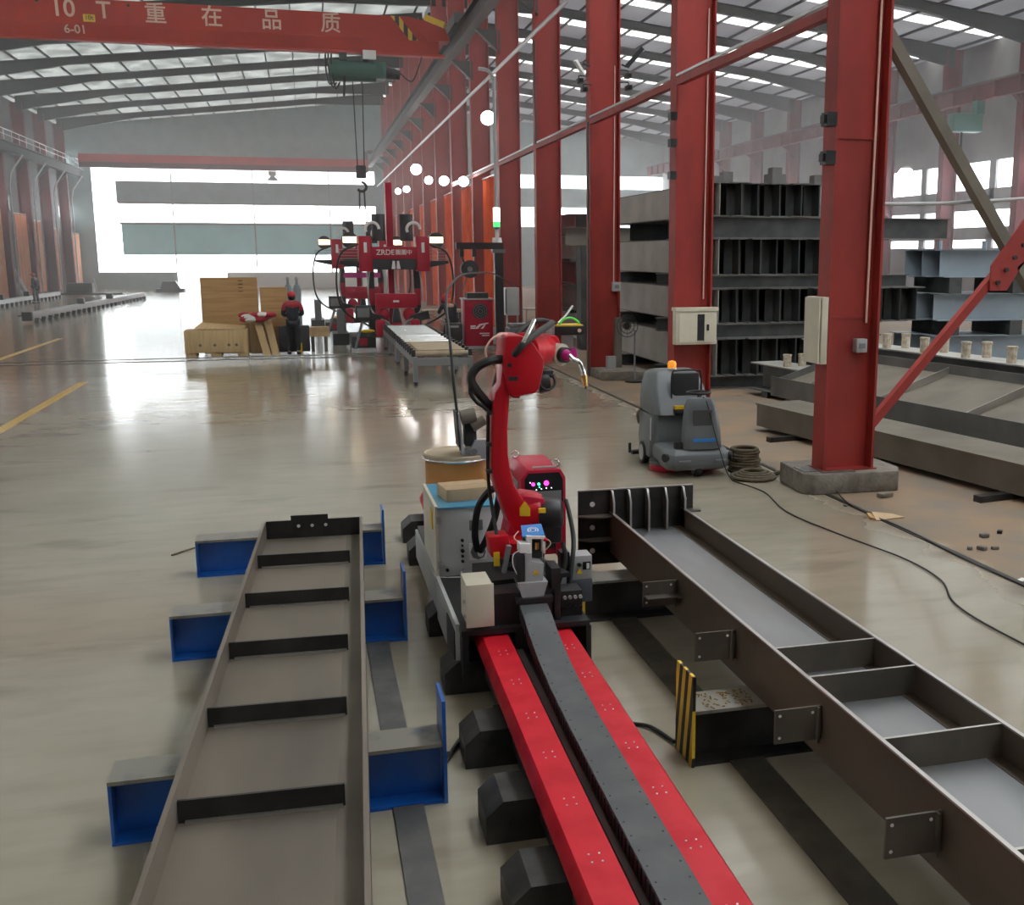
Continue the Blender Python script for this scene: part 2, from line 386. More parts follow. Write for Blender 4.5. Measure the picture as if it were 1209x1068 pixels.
# rails let into the floor, painted lines, gully along the right columns
struct('trim_2', MB().box(-18, 5.6, 31.35, 31.45, 0, .012), 'floor_plate_dark'); struct('trim_3', MB().box(-18, 5.6, 30.55, 30.65, 0, .012), 'floor_plate_dark')
struct('trim_4', MB().box(-4.98, -4.80, 14, 26, 0, .004), 'yellow_line'); struct('trim_5', MB().box(-8.2, -8.02, 27, 40, 0, .004), 'yellow_line')
struct('trim_6', MB().box(5.80, 5.86, 4, 60, 0, .01), 'dark_plate')

# ================================================================ columns
def h_column(root, w, d, z1, mat):
    """H section: web faces down the hall, flanges left and right"""
    MB().box(.03, w - .03, -.008, .008, 0, z1).build('web', mat, root)
    MB().box(0, .03, -d / 2, d / 2, 0, z1).build('flange', mat, root); MB().box(w - .03, w, -d / 2, d / 2, 0, z1).build('flange', mat, root)
    MB().box(-.03, w + .03, -d / 2 - .03, d / 2 + .03, 0, .015).build('base_plate', mat, root)
    return root
XR = 6.36
where = ['nearest, carrying the diagonal brace', 'with the open beige panel box', 'with the concrete block at its foot']
for j in range(14):
    y = 12.65 + 6 * j
    lab = ('red steel column %s' % where[j]) if j < 3 else '%s red steel column from the camera in the right hand row' % ORD[j]
    # the nearest column stands on a raised concrete footing, a little in front of the row
    c = thing('steel_column', lab, 'column', (5.84, 11.6, .25) if j == 0 else (XR, y, 0), 0, 'right hand row of red columns')
    h_column(c, *((.66, .31, 14.9) if j == 0 else (.72, .34, 15.1)), 'column_red')
    if j == 0:
        for z in (2.05, 4.1): MB().box(.03, .63, -.03, -.008, z - .25, z - .22).build('splice_weld', 'column_red', c)
    if j in (0, 1, 2):
        MB().tube([(.60, -.05, 2.0) if j else (.54, -.05, 1.75), (.60 if j else .55, -.05, 3.2), (.61 if j else .56, -.05, 4.6), (.62 if j else .57, -.05, 7)], .014).build('conduit', 'lettering_pink', c)
for j in range(5, 14):
    y = 12.65 + 6 * j
    if y < 62: continue
    c = thing('steel_column', '%s faded red column along the left wall, counted from the camera' % ORD[j - 9], 'column', (-17.6, y, 0), 0, 'left row of red columns')
    h_column(c, .7, .4, 12.3, 'column_far')
for j in range(4, 14):
    c = thing('steel_column', '%s purple red column of the far row beyond the stacked beams' % ORD[j - 4], 'column', (30.6, 12.65 + 6 * j, 0), 0, 'far row of red columns')
    h_column(c, .8, .45, 12.6, 'column_far')
# rafters: one I beam per column line and bay
for j in range(4, 14):
    y = 12.65 + 6 * j
    for side, x0, x1 in (('left', -17.3, 6.6), ('right', 6.9, 31.0)):
        r = thing('roof_rafter', '%s grey roof rafter from the camera over the %s bay' % (ORD[j - 4], side), 'rafter', (x0, y, RZ(x0) - .25), 0, 'grey roof rafters over the %s bay' % side)
        deep = lambda x: .38 + .5 * max(0, 1 - min(abs(x - x0), abs(x1 - x)) / 5.5)
        xs = [x0, x0 + 2.7, x0 + 5.5, (x0 + x1) / 2, x1 - 5.5, x1 - 2.7, x1]
        tp = [(x, RZ(x) - .13) for x in xs]; bt = [(x, RZ(x) - .13 - deep(x)) for x in xs[::-1]]
        W(r).prism(tp + bt, 'y', y - .01, y + .01).build('web', 'rafter_grey', r)
        for q, zz in ((tp, 0), (bt, 0)):
            m = W(r)
            for (a, za), (b, zb) in zip(q, q[1:]): m.bar((a, y, za), (b, y, zb), .28, .03)
            m.build('flange', 'rafter_grey', r)
# crane runways
def runway(x, zb, h, y0, y1, label, mat, brace=True, side=1):
    r = thing('crane_runway_beam', label, 'beam', (x, y0, zb))
    MB().box(-.012, .012, 0, y1 - y0, .03, h - .03).build('web', mat, r)
    for z in (0, h - .03): MB().box(-.17, .17, 0, y1 - y0, z, z + .03).build('flange', mat, r)
    MB().box(-.04, .04, 0, y1 - y0, h, h + .1).build('rail', 'rail_dark', r)
    for j in range(14):
        yy = 12.65 + 6 * j - y0
        if 0 < yy < y1 - y0:
            MB().prism([(side * .05, -.02), (side * .85, -.02), (side * .85, -.75)], 'y', yy - .13, yy + .13).build('bracket', mat, r)
    return r
runway(5.62, 10.0, .62, 20, 95.6, 'dark crane runway beam on brackets along the right hand red columns', 'rail_dark')
lr = runway(-16.75, 8.75, .6, 60, 95.6, 'grey crane runway beam with walkway railing along the left wall', 'rafter_grey', side=-1)
m = MB()
for i in range(19): m.cyl((.2, 1 + i * 1.8, .63), (.2, 1 + i * 1.8, 1.25), .02, n=6)
m.cyl((.2, .5, 1.25), (.2, 35, 1.25), .025, n=6); m.cyl((.2, .5, .95), (.2, 35, .95), .02, n=6); m.build('railing', 'pipe_pale', lr)
rr = runway(30.2, 9.7, .75, 30, 95.6, 'reddish crane runway beam along the far row of columns', 'column_far', side=1)
for i in range(40): MB().box(-.16, .16, .8 + i * 1.62, .86 + i * 1.62, .03, .72).build('stiffener', 'column_far', rr)
# downpipes at the left columns
for j, y in enumerate((72.9, 78.9, 84.9, 90.9)):
    mesh1(MB().tube([(-16.75, y, .1), (-16.75, y, 6.9), (-16.6, y, 7.6), (-15.9, y, 8.6)], .05, smooth=False), 'drain_pipe', 'pipe_pale', '%s pale bent pipe from the camera along the left columns' % ORD[j], 'pipe', 'pale bent pipes on the left columns')

# ties, pipes
mesh1(MB().cyl((6.18, 22, 8.62), (6.18, 95.5, 8.45), .055, n=10), 'service_pipe', 'pipe_pale', 'long pale grey pipe running high along the right hand columns', 'pipe')
for j in range(6):
    y0, y1 = 12.65 + 6 * j + .17, 18.65 + 6 * j - .17
    t = thing('column_tie', 'red tie with a pale pipe between the %s and %s right hand columns' % (ORD[j], ORD[j + 1]), 'tie', (6.42, y0, 5.75), 0, 'ties between the right hand columns')
    a = Vector((-.52, -1.05, -.25)) if j == 0 else Vector((0, 0, 0)); b = Vector((0, y1 - y0, 0))
    MB().bar(a, b, .12, .12).build('angle', 'column_red', t)
    MB().cyl(a + Vector((-.05, 0, .1)), b + Vector((-.05, 0, .1)), .028, n=8).build('pipe', 'pipe_pale', t)
for j, (x, y, z0, z1) in enumerate(((6.25, 24.2, .0, 5.7), (6.3, 30.2, 5.8, 8.5))):
    mesh1(MB().cyl((x, y, z0), (x, y, z1), .025, n=8), 'drop_pipe', 'rail_dark', ['thin dark vertical pipe from the floor beside the third red column', 'thin dark pipe dropping from the high pipe at the fourth column'][j], 'pipe')
K1 = lambda x, y, z: (x * .917, y * .917, 2.8 + (z - 2.8) * .917)      # the nearest column stands closer than the row
br = thing('diagonal_brace', 'red crossed diagonal brace with a bolted gusset right of the nearest red column', 'brace', (6.55, 11.6, .6))
GX, GZ = 8.39, 2.78
m = W(br); m.bar((6.55, 11.68, 5.3), (GX + .02, 11.68, GZ - .0), .15, .13); m.build('brace_arm', 'tan_steel', br)
W(br).bar((6.54, 11.68, .72), (GX - .15, 11.68, GZ - .17), .10, .10).build('brace_arm', 'column_red', br)
W(br).bar((GX + .1, 11.68, GZ - .1), (9.7, 11.68, 1.06), .16, .14).build('brace_arm', 'tan_steel', br)
W(br).bar((GX + .1, 11.68, GZ + .15), (10.3, 11.68, 5.5), .10, .10).build('brace_arm', 'column_red', br)
W(br).prism([(GX - .32, GZ - .42), (GX - .08, GZ - .42), (GX + .34, GZ + .22), (GX + .32, GZ + .42), (GX + .1, GZ + .44), (GX - .32, GZ - .12)], 'y', 11.60, 11.62).build('gusset', 'column_red', br)
for q in range(5):
    t = q / 4; W(br).cyl((GX - .22 + .44 * t, 11.57, GZ - .32 + .6 * t), (GX - .22 + .44 * t, 11.60, GZ - .32 + .6 * t), .028, n=6).build('bolt', 'black_metal', br)
mesh1(MB().tube([(6.49, 11.66, 3.38), (7.6, 11.75, 3.41), (9.4, 11.8, 3.53)], .022), 'span_wire', 'pipe_pale', 'thin grey line slung behind the diagonal brace', 'cable')

# electrical boxes on the columns
eb = thing('panel_box', 'open beige electrical panel box on the second red column', 'electrical box', (6.33, 18.35, 1.2))
MB().box(0, .78, -.06, .12, 0, .62).build('case', 'cream', eb, bevel=.008)
MB().box(-.02, .80, -.09, .13, .6, .66).build('rain_cover', 'cream', eb)
MB().box(.06, .40, -.08, -.06, .05, .56).build('door', 'cream', eb); d = MB().box(.54, .74, -.08, -.06, .05, .56).build('door', 'cream', eb)
MB().box(.58, .62, -.1, -.08, .25, .36).build('latch', 'black_metal', d)
MB().box(.40, .54, -.065, -.055, .07, .54).build('breaker_bay', 'black_metal', eb)
so = thing('socket_box', 'small grey socket box on the nearest red column', 'electrical box', (6.23, 11.555, 1.655))
MB().box(0, .14, -.08, .03, 0, .16).build('case', 'light_grey', so, bevel=.008); MB().box(.03, .11, -.088, -.08, .05, .11).build('socket', 'mid_grey', so)
so2 = dup(so, (6.9, 24.55, 1.95), 'small grey socket box on the third red column'); so2.scale = (1.3, 1.3, 1.3)
tb = thing('wall_cabinet', 'tall narrow cream cabinet on the left side of the nearest red column', 'electrical box', (5.55, 11.55, 1.53))
MB().box(.20, .285, -.1, .3, 0, .78).build('case', 'cream', tb, bevel=.006); MB().box(.17, .188, -.09, .29, .01, .77).build('door', 'cream', tb); MB().box(.188, .20, -.08, .28, .03, .75).build('door_seal', 'black_rubber', tb)
for j, (x, y, z) in enumerate(((5.80, 11.5, 4.22), (5.80, 11.5, 3.8))):
    mesh1(MB().box(x - .08, x + .04, y - .08, y + .08, z, z + .15).box(x - .11, x - .08, y - .05, y + .05, z + .03, z + .12), 'clamp_block', 'black_metal', 'black clamp block on the nearest red column, %s of two' % ('upper', 'lower')[j], 'clamp', 'black clamps on the nearest column')
for j, (x, y, z) in enumerate(((6.30, 18.5, 4.65), (6.30, 18.5, 4.1), (6.30, 18.5, 5.1))):
    mesh1(MB().box(x - .06, x + .06, y - .08, y + .08, z, z + .13), 'clamp_block', 'black_metal', 'black clamp block on the second red column, %s' % ('middle one', 'lowest', 'topmost')[j], 'clamp', 'black clamps on the second column')
# ================================================================ overhead crane, hoist
YC = 41.0
cr_ = thing('overhead_crane', 'red ten tonne overhead crane girder with white lettering across the hall', 'crane', (-16.5, YC, 9.75))
W(cr_).hexa([(-16.4, YC - .3, 10.28), (4.6, YC - .3, 10.28), (4.6, YC + .3, 10.28), (-16.4, YC + .3, 10.28),
             (-16.4, YC - .42, 11.05), (4.0, YC - .42, 11.05), (4.0, YC + .42, 11.05), (-16.4, YC + .42, 11.05)]).build('box_girder', 'crane_red', cr_)
W(cr_).prism([(4.0, 11.05), (5.2, 10.75), (5.38, 10.3), (4.6, 10.28)], 'y', YC - .4, YC + .4).build('girder_end', 'crane_red', cr_)
W(cr_).prism([(YC - .3, 10.28), (YC + .3, 10.28), (YC + .1, 9.85), (YC - .1, 9.85)], 'x', -16.4, 5.0).build('lower_web', 'crane_red', cr_)
W(cr_).box(-16.4, 5.2, YC - .2, YC + .2, 9.78, 9.86).build('bottom_flange', 'crane_red', cr_)
ec = W(cr_).box(5.42, 5.82, YC - 1.4, YC + 1.4, 10.74, 11.1).build('end_carriage', 'rail_dark', cr_)
W(cr_).cyl((5.54, YC - 1.1, 10.84), (5.7, YC - 1.1, 10.84), .14).build('wheel', 'black_metal', ec); W(cr_).cyl((5.54, YC + 1.1, 10.84), (5.7, YC + 1.1, 10.84), .14).build('wheel', 'black_metal', ec)
W(cr_).box(-16.75, -16.35, YC - 1.4, YC + 1.4, 9.9, 10.4).build('end_carriage', 'rail_dark', cr_)
W(cr_).bar((4.55, YC - .2, 11.1), (5.2, YC - .5, 10.8), .22, .2).build('motor', 'yellow', cr_)
W(cr_).hexa([(3.35, YC - .455, 11.05), (3.65, YC - .455, 11.05), (3.68, YC - .44, 11.05), (3.35, YC - .44, 11.05)] and
            [(3.95, YC - .33, 10.28), (4.25, YC - .33, 10.28), (4.25, YC - .30, 10.28), (3.95, YC - .30, 10.28), (3.3, YC - .44, 11.05), (3.6, YC - .44, 11.05), (3.6, YC - .42, 11.05), (3.3, YC - .42, 11.05)]).build('warning_stripe', 'hazard_crane', cr_)
tilt = (PI / 2 + .155, 0, 0)
for ch, x in (('重', -4.43), ('在', -2.65), ('品', -.72), ('质', 1.25)):
    text(ch, cr_, (x + 16.5, -.375, 10.67 - 9.75), .70, 'lettering_pink', rot=tilt, ext=.01)
text('10', cr_, (-7.25 + 16.5, -.38, .95), .74, 'lettering_pink', rot=tilt, ext=.01); text('T', cr_, (-6.02 + 16.5, -.38, .95), .74, 'lettering_pink', rot=tilt, ext=.01)
text('6-01', cr_, (-6.95 + 16.5, -.27, .34), .38, 'lettering_pink', rot=(PI / 2 + .42, 0, 0), ext=.01)
yp = W(cr_).box(-6.66, -6.30, YC - .42, YC - .37, 10.33, 10.56).build('load_plate', 'yellow', cr_)
text('10t', cr_, (-6.48 + 16.5, -.43, .70), .20, 'black_metal', ext=.003)
for x in (-8.0, -5.25): W(cr_).cyl((x, YC - .45, 10.9), (x, YC - .35, 10.9), .05, n=8).build('bolt', 'black_metal', cr_)
h = thing('electric_hoist', 'dark electric hoist trolley hanging under the crane girder', 'hoist', (2.0, YC, 8.75))
W(h).cyl((1.15, YC, 9.2), (2.75, YC, 9.2), .36, n=20).build('drum', 'green_hoist', h)
W(h).box(2.55, 3.1, YC - .3, YC + .3, 8.95, 9.5).build('gearbox', 'green_hoist', h, bevel=.03)
W(h).cyl((3.1, YC, 9.2), (3.6, YC, 9.12), .22, .16).build('motor', 'black_metal', h)
W(h).box(1.5, 1.75, YC - .26, YC + .26, 9.5, 9.77).build('trolley', 'black_metal', h); W(h).box(2.3, 2.5, YC - .26, YC + .26, 9.5, 9.77).build('trolley', 'black_metal', h)
W(h).box(2.3, 2.75, YC - .5, YC - .4, 9.55, 9.85).build('control_box', 'white', h)
for x, zz in ((1.02, 8.7), (1.12, 8.6), (1.22, 8.55)):
    m = W(h).tube([(x, YC - .3, 9.7), (x, YC - .3, 9.2), (x + .1, YC - .3, zz), (x + .25, YC - .3, 8.75)], .03); m.build('cable_loop', 'black_rubber', h)
W(h).bar((1.65, YC - .25, 9), (1.6, YC - .25, 8.3), .08, .08).build('rope_guide', 'black_metal', h)
m = W(h).tube([(3.6, YC, 9.2), (4.0, YC - .2, 8.9), (4.3, YC - .1, 9.5), (4.4, YC, 9.8)], .025); m.build('cable_loop', 'black_rubber', h)
hk = thing('hook_block', 'dark hook block hanging on hoist ropes in front of the back wall', 'hook', (2.1, YC, 4.7))
W(hk).cyl((1.98, YC, 5.9), (1.93, YC, 9.0), .022, n=6).cyl((2.22, YC, 5.9), (2.27, YC, 9.0), .022, n=6).build('rope', 'black_rubber', hk)
W(hk).box(1.92, 2.28, YC - .12, YC + .12, 5.5, 5.95).build('sheave_block', 'black_metal', hk, bevel=.04)
W(hk).torus((2.1, YC, 5.2), .16, .05, 'y', n=14, a0=-2.6, a1=1.6).build('hook', 'black_metal', hk)
W(hk).tube([(2.02, YC, 5.1), (2.0, YC, 4.4)], .03, smooth=False).tube([(2.18, YC, 5.1), (2.2, YC, 4.4)], .03, smooth=False).build('chain', 'black_metal', hk)

c2 = thing('overhead_crane', 'distant red crane girder close to the back wall', 'crane', (-16.3, 92.5, 9.3))
W(c2).box(-16.3, 5.3, 92.2, 92.8, 9.75, 10.35).build('box_girder', 'crane_red', c2); W(c2).box(-16.3, 5.3, 92.25, 92.75, 9.35, 9.75).build('lower_web', 'column_far', c2)
W(c2).box(5.25, 5.8, 91.2, 93.8, 10.72, 11.0).box(5.0, 5.3, 92.3, 92.7, 10.3, 11.0).build('end_carriage', 'rail_dark', c2)
hh = thing('electric_hoist', 'tiny grey hoist under the distant crane by the back wall', 'hoist', (-2.2, 92.5, 8.7))
W(hh).box(-2.5, -1.9, 92.2, 92.8, 8.95, 9.3).build('body', 'light_grey', hh); W(hh).cyl((-2.2, 92.5, 8.6), (-2.2, 92.5, 8.95), .5, .15, n=10).build('guide', 'light_grey', hh)
h3 = thing('electric_hoist', 'dark green hoist hanging in the neighbouring bay behind the brace', 'hoist', (29.4, 45, 8.2))
W(h3).box(28.7, 30.2, 44.7, 45.3, 8.3, 9.1).build('body', 'green_hoist', h3, bevel=.05); W(h3).box(29.9, 30.3, 44.8, 45.2, 9.1, 9.7).build('trolley', 'green_hoist', h3); W(h3).cyl((29.3, 45, 7.5), (29.3, 45, 8.3), .05, n=8).build('rope', 'black_rubber', h3)

# ================================================================ flood lights
def lamp(x, y, z, label, r=.2, aim=-1):
    t = thing('flood_light', label, 'lamp', (x, y, z), 0, 'flood lights on the right hand columns')
    MB().cyl((0, .18, .06), (0, .02, 0), r * .7, r, n=16).build('housing', 'light_grey', t)
    MB().cyl((0, .02, 0), (0, 0, -.006), r * .93, n=16).build('glass', 'lamp_glow', t)
    MB().tube([(0, .15, .05), (.1, .2, .12), (.32, .3, .05)], .025).build('arm', 'light_grey', t)
for j, (x, y, z, r) in enumerate(((6.0, 36.4, 7.2, .24), (6.0, 42.4, 5.55, .2), (6.0, 48.4, 5.95, .22), (6.0, 54.4, 6.35, .2), (6.0, 60.4, 7.3, .3), (6.0, 66.4, 6.6, .2), (6.0, 72.4, 6.8, .2))):
    lamp(x, y, z, ['bright white flood light high on the fifth red column', 'lowest lit flood light on the sixth red column', 'lit flood light on the seventh red column', 'lit flood light on the eighth red column',
                   'high lit flood light on the ninth red column', 'small lit flood light on the tenth red column', 'farthest small lit flood light on the eleventh red column'][j], r)
lamp(28.5, 48.4, 6.6, 'glaring flood light in the neighbouring bay right of the nearest column', .45)
# tube lights and cameras up on the third column
tl = thing('tube_lamp', 'unlit tilted strip lamp on the left of the third red column', 'lamp', (6.2, 24.4, 6.9))
W(tl).bar((5.98, 24.3, 7.02), (6.2, 24.4, 6.75), .1, .06).build('diffuser', 'white', tl); W(tl).bar((6.2, 24.45, 7.0), (6.36, 24.5, 6.95), .05, .05).build('bracket', 'black_metal', tl)
def camm(x, y, z, label, d=1):
    t = thing('security_camera', label, 'camera', (x, y, z), 0, 'cameras on the third column')
    MB().box(-.06, .06, -.16, .1, -.05, .05).build('body', 'black_metal', t, bevel=.01); MB().cyl((0, -.16, 0), (0, -.19, 0), .035, n=10).build('lens', 'window_dark', t)
    MB().tube([(0, 0, .05), (0, .02, .12), (d * .2, .05, .12)], .015).build('bracket', 'black_metal', t)
camm(6.1, 24.4, 6.6, 'small black camera on the left of the third red column, upper one'); camm(6.2, 24.4, 6.42, 'small black camera on the left of the third red column, lower one')
camm(7.22, 24.4, 6.75, 'small black camera on the right of the third red column, upper one', -1); camm(7.24, 24.4, 6.5, 'small black camera on the right of the third red column, lower one', -1)
sp = thing('horn_speaker', 'long dark horn leaning out right of the third red column', 'speaker', (7.25, 24.4, 6.95)); W(sp).bar((7.2, 24.4, 6.95), (7.55, 24.3, 7.35), .12, .1).build('horn', 'black_metal', sp); W(sp).tube([(7.08, 24.4, 7.0), (7.2, 24.4, 6.95)], .02, smooth=False).build('bracket', 'black_metal', sp)

# ================================================================ welding curtains
def curtain(x, y0, y1, z0, z1, label, mat='curtain', grp='orange welding curtains between the right hand columns'):
    t = thing('welding_curtain', label, 'curtain', (x, y0, z0), 0, grp)
    m = MB(); n = 60; a = []; b = []
    for i in range(n + 1):
        s = i / n; y = (y1 - y0) * s; dx = .06 * math.sin(s * 52) + .03 * math.sin(s * 23 + 1)
        a.append((dx, y, 0)); b.append((dx * .7, y, z1 - z0 - .06 * abs(math.sin(s * 9))))
    A = m._v(a); B = m._v(b); A2 = m._v([(p[0] + .012, p[1], p[2]) for p in a]); B2 = m._v([(p[0] + .012, p[1], p[2]) for p in b])
    for i in range(n):
        m.bm.faces.new((A[i], A[i + 1], B[i + 1], B[i])); m.bm.faces.new((A2[i + 1], A2[i], B2[i], B2[i + 1]))
        m.bm.faces.new((A[i + 1], A[i], A2[i], A2[i + 1])); m.bm.faces.new((B[i], B[i + 1], B2[i + 1], B2[i]))
    m.bm.faces.new((A[0], B[0], B2[0], A2[0])); m.bm.faces.new((A[n], A2[n], B2[n], B[n]))
    m.build('sheet', mat, t)
    MB().cyl((0, -.1, z1 - z0 + .02), (0, y1 - y0 + .1, z1 - z0 + .02), .03, n=8).build('rail', 'pipe_pale', t)
for j in range(9):
    y = 36.65 + 6 * j
    curtain(6.75, y + .25, y + 5.75, .1, 5.62, '%s hanging orange curtain from the camera in the right hand row' % ORD[j])
curtain(-17.25, 75.4, 78.3, .2, 5.3, 'nearest pale orange curtain between the left wall columns', 'curtain_pale', 'curtains between the left wall columns')
curtain(-17.25, 78.9, 82.2, .3, 5.0, 'middle curtain between the left wall columns, half drawn', 'curtain_pale', 'curtains between the left wall columns')
curtain(-17.25, 84.9, 87, .3, 4.6, 'third orange curtain between the left wall columns', 'curtain_pale', 'curtains between the left wall columns')
curtain(-17.25, 90.9, 95, .3, 4.4, 'farthest pale curtain between the left wall columns', 'curtain_pale', 'curtains between the left wall columns')
curtain(-17.25, 66.9, 72.2, .2, 5.4, 'leftmost orange curtain beside the left wall columns', 'curtain_pale', 'curtains between the left wall columns')

# ================================================================ left side, roller lines
def rline(x, y0, y1, n, label, rot):
    t = thing('roller_line', label, 'conveyor', (x, y0, 0), rot)
    L = y1 - y0
    MB().box(0, .34, 0, L, .12, .42).build('beam', 'light_grey', t)
    MB().box(-.02, .36, -.05, .15, .10, .46).build('end_plate', 'black_metal', t); MB().cyl((-.2, .1, .3), (-.02, .1, .3), .03, n=8).build('stub', 'black_metal', t)
    for i in range(n):
        y = .5 + (L - 1) * i / (n - 1)
        MB().prism([(y - .22, 0), (y + .22, 0), (y + .1, .2), (y - .1, .2)], 'x', .34, .5).build('foot', 'black_metal', t)
    for y in (L * .36, L * .62): MB().box(.1, .4, y - .15, y + .15, .42, .68).build('bracket', 'black_metal', t)
rline(-11.3, 49.2, 73.5, 24, 'long grey roller line on the floor left of the crates', -.045)
rline(-16.0, 56.5, 77.5, 22, 'second grey roller line along the left edge beside the standing worker', -.01)
dk = thing('pallet_stack', 'dark pallet stack far away near the open back door', 'pallet', (-9.9, 88, 0))
W(dk).box(-10.9, -8.9, 87.4, 88.6, 0, .25).build('pallet', 'machine_dark', dk); W(dk).prism([(-10.6, .25), (-9.2, .25), (-9.5, .8), (-10.4, .8)], 'y', 87.6, 88.4).build('tarpaulin', 'machine_dark', dk)
lb = thing('steel_bin', 'dark low steel bin at the foot of the farthest left wall curtain', 'bin', (-15.8, 86, 0))
W(lb).box(-16.6, -14.9, 85.4, 86.6, 0, .75).build('body', 'machine_dark', lb); W(lb).bar((-14.7, 86, 0), (-14.85, 86, 1.1), .08, .08).build('handle', 'light_grey', lb)
ps = mesh1(MB().box(-16.6, -12.6, 83.4, 83.9, 0, .12), 'steel_strip', 'machine_dark', 'dark flat steel strip on the floor below the left wall curtains', 'steel')
for j, (a, b, r) in enumerate((((-16.7, 73.3, .16), (-17.9, 73.3, 2.6), .14), ((-16.7, 73.9, .16), (-17.9, 73.9, 1.6), .16), ((-16.7, 74.6, .16), (-17.9, 74.6, 3.1), .12))):
    mesh1(MB().cyl(a, b, r, n=12), 'steel_pipe', 'light_grey', '%s pale steel pipe leaning between the nearest left wall columns' % ('nearest', 'middle', 'longest')[j], 'pipe', 'pale pipes by the left wall')
# ================================================================ crates corner
cb = thing('pallet_crate', 'low pine crate on pallet feet in front of the tall plywood panel', 'crate', (-2.5, 31.6, 0))
W(cb).box(-3.30, -1.66, 31.55, 32.35, .12, .74).build('box', 'pine', cb, bevel=.01)
for x in (-3.15, -2.5, -1.8): W(cb).box(x - .14, x + .14, 31.6, 32.3, 0, .12).build('pallet_foot', 'pine', cb)
for x in (-3.3, -1.78): W(cb).box(x, x + .1, 31.52, 31.55, .12, .74).build('batten', 'pine', cb)
for i, x in enumerate((-2.9, -2.52, -2.15, -1.95)): W(cb).obox((x, 31.545, .33), (.07, .01, .07), (0, PI / 4, 0)).build('mark', 'tan_steel', cb)
mesh1(MB().hexa([(-3.05, 31.6, .765), (-1.75, 31.55, .745), (-1.7, 32.2, .80), (-2.9, 32.3, .90), (-3.05, 31.6, .785), (-1.75, 31.55, .765), (-1.7, 32.2, .82), (-2.9, 32.3, .92)]), 'plywood_sheet', 'pine', 'loose plywood sheet lying on top of the low crate', 'plywood')
pp = thing('plywood_sheet', 'tall standing plywood panel behind the low crate', 'plywood', (-2.1, 32.7, 0))
W(pp).box(-2.9, -1.36, 32.65, 32.85, 0, 2.15).build('panel', 'plywood', pp)
for i in range(4): W(pp).box(-1.88, -1.76, 32.63, 32.65, 1.75 + i * .1, 1.77 + i * .1).build('mark', 'black_metal', pp)
mesh1(MB().box(-1.30, -.56, 32.6, 33.2, 0, 1.86), 'wooden_crate', 'plywood', 'narrow orange plywood crate right of the tall panel', 'crate', bevel=.01)
for j, (x0, x1, y) in enumerate(((-1.40, -1.05, 31.75), (-1.12, -.82, 31.85))):
    mesh1(MB().hexa([(x1 - .2, y - .1, 0), (x1, y - .1, 0), (x1, y - .06, 0), (x1 - .2, y - .06, 0), (x0 - .12, y + .5, 1.05), (x0 + .08, y + .5, 1.05), (x0 + .08, y + .54, 1.05), (x0 - .12, y + .54, 1.05)]), 'leaning_plank', 'pine',
          'pale plank leaning against the crate corner, %s one' % ('left', 'right')[j], 'plank', 'planks leaning at the crates')
m = MB()
for i in range(16): m.ball((-1.75 + random.random() * .75, 31.95 + random.random() * .3, .98 + random.random() * .16), .12 + random.random() * .06, (1.2, 1, .6), 8)
bu = thing('rag_bundle', 'crumpled red and white cloth bundle on the low crate', 'cloth', (-1.4, 32.1, .85)); m.off = bu.location
for v in m.bm.verts: v.co -= Vector(bu.location)
m.build('red_cloth', 'cloth_red', bu)
m = W(bu)
for i in range(9): m.ball((-1.7 + random.random() * .8, 31.88 + random.random() * .25, .98 + random.random() * .18), .09 + random.random() * .06, (1.3, 1, .5), 8)
m.build('white_cloth', 'white', bu)
mesh1(MB().box(-1.62, -1.1, 32.37, 32.62, 0, .92), 'wooden_crate', 'pine', 'small pine crate under the cloth bundle beside the low crate', 'crate')
dm = thing('black_toolbox', 'dark tool chest behind the standing worker at the crates', 'tool chest', (-.6, 32.4, 0))
W(dm).box(-.83, .02, 32.1, 32.55, .05, .78).build('body', 'machine_dark', dm, bevel=.02)
W(dm).cyl((-.6, 32.1, .35), (-.6, 32.07, .35), .2, n=18).build('fan_grille', 'black_metal', dm); W(dm).box(-.35, -.2, 32.07, 32.1, 0, .3).build('sticker', 'yellow', dm)
for j, x in enumerate((-.53, -.28)):
    g = thing('gas_cylinder', 'grey gas cylinder behind the worker in the red cap, %s one' % ('left', 'right')[j], 'gas cylinder', (x, 33.6, 0), 0, 'gas cylinders by the crates')
    MB().lathe((0, 0, 0), [(.1, 0), (.11, .02), (.11, 1.75), (.09, 1.87), (.04, 1.93), (.035, 2.0)]).build('bottle', 'stock_blue', g); MB().lathe((0, 0, 2.0), [(.03, 0), (.045, .03), (.045, .1), (.02, .14)], 12).build('valve', 'light_grey', g)
wp_ = thing('timber_stack', 'short stack of yellow timber boards right of the worker at the crates', 'timber', (.25, 32.6, 0))
for i in range(2): W(wp_).box(.0, .58, 32.5, 33.0, .44 + i * .14, .57 + i * .14).build('board', 'pine', wp_)
for x in (.05, .42): W(wp_).box(x, x + .1, 32.55, 32.95, 0, .44).build('trestle', 'tan_steel', wp_)

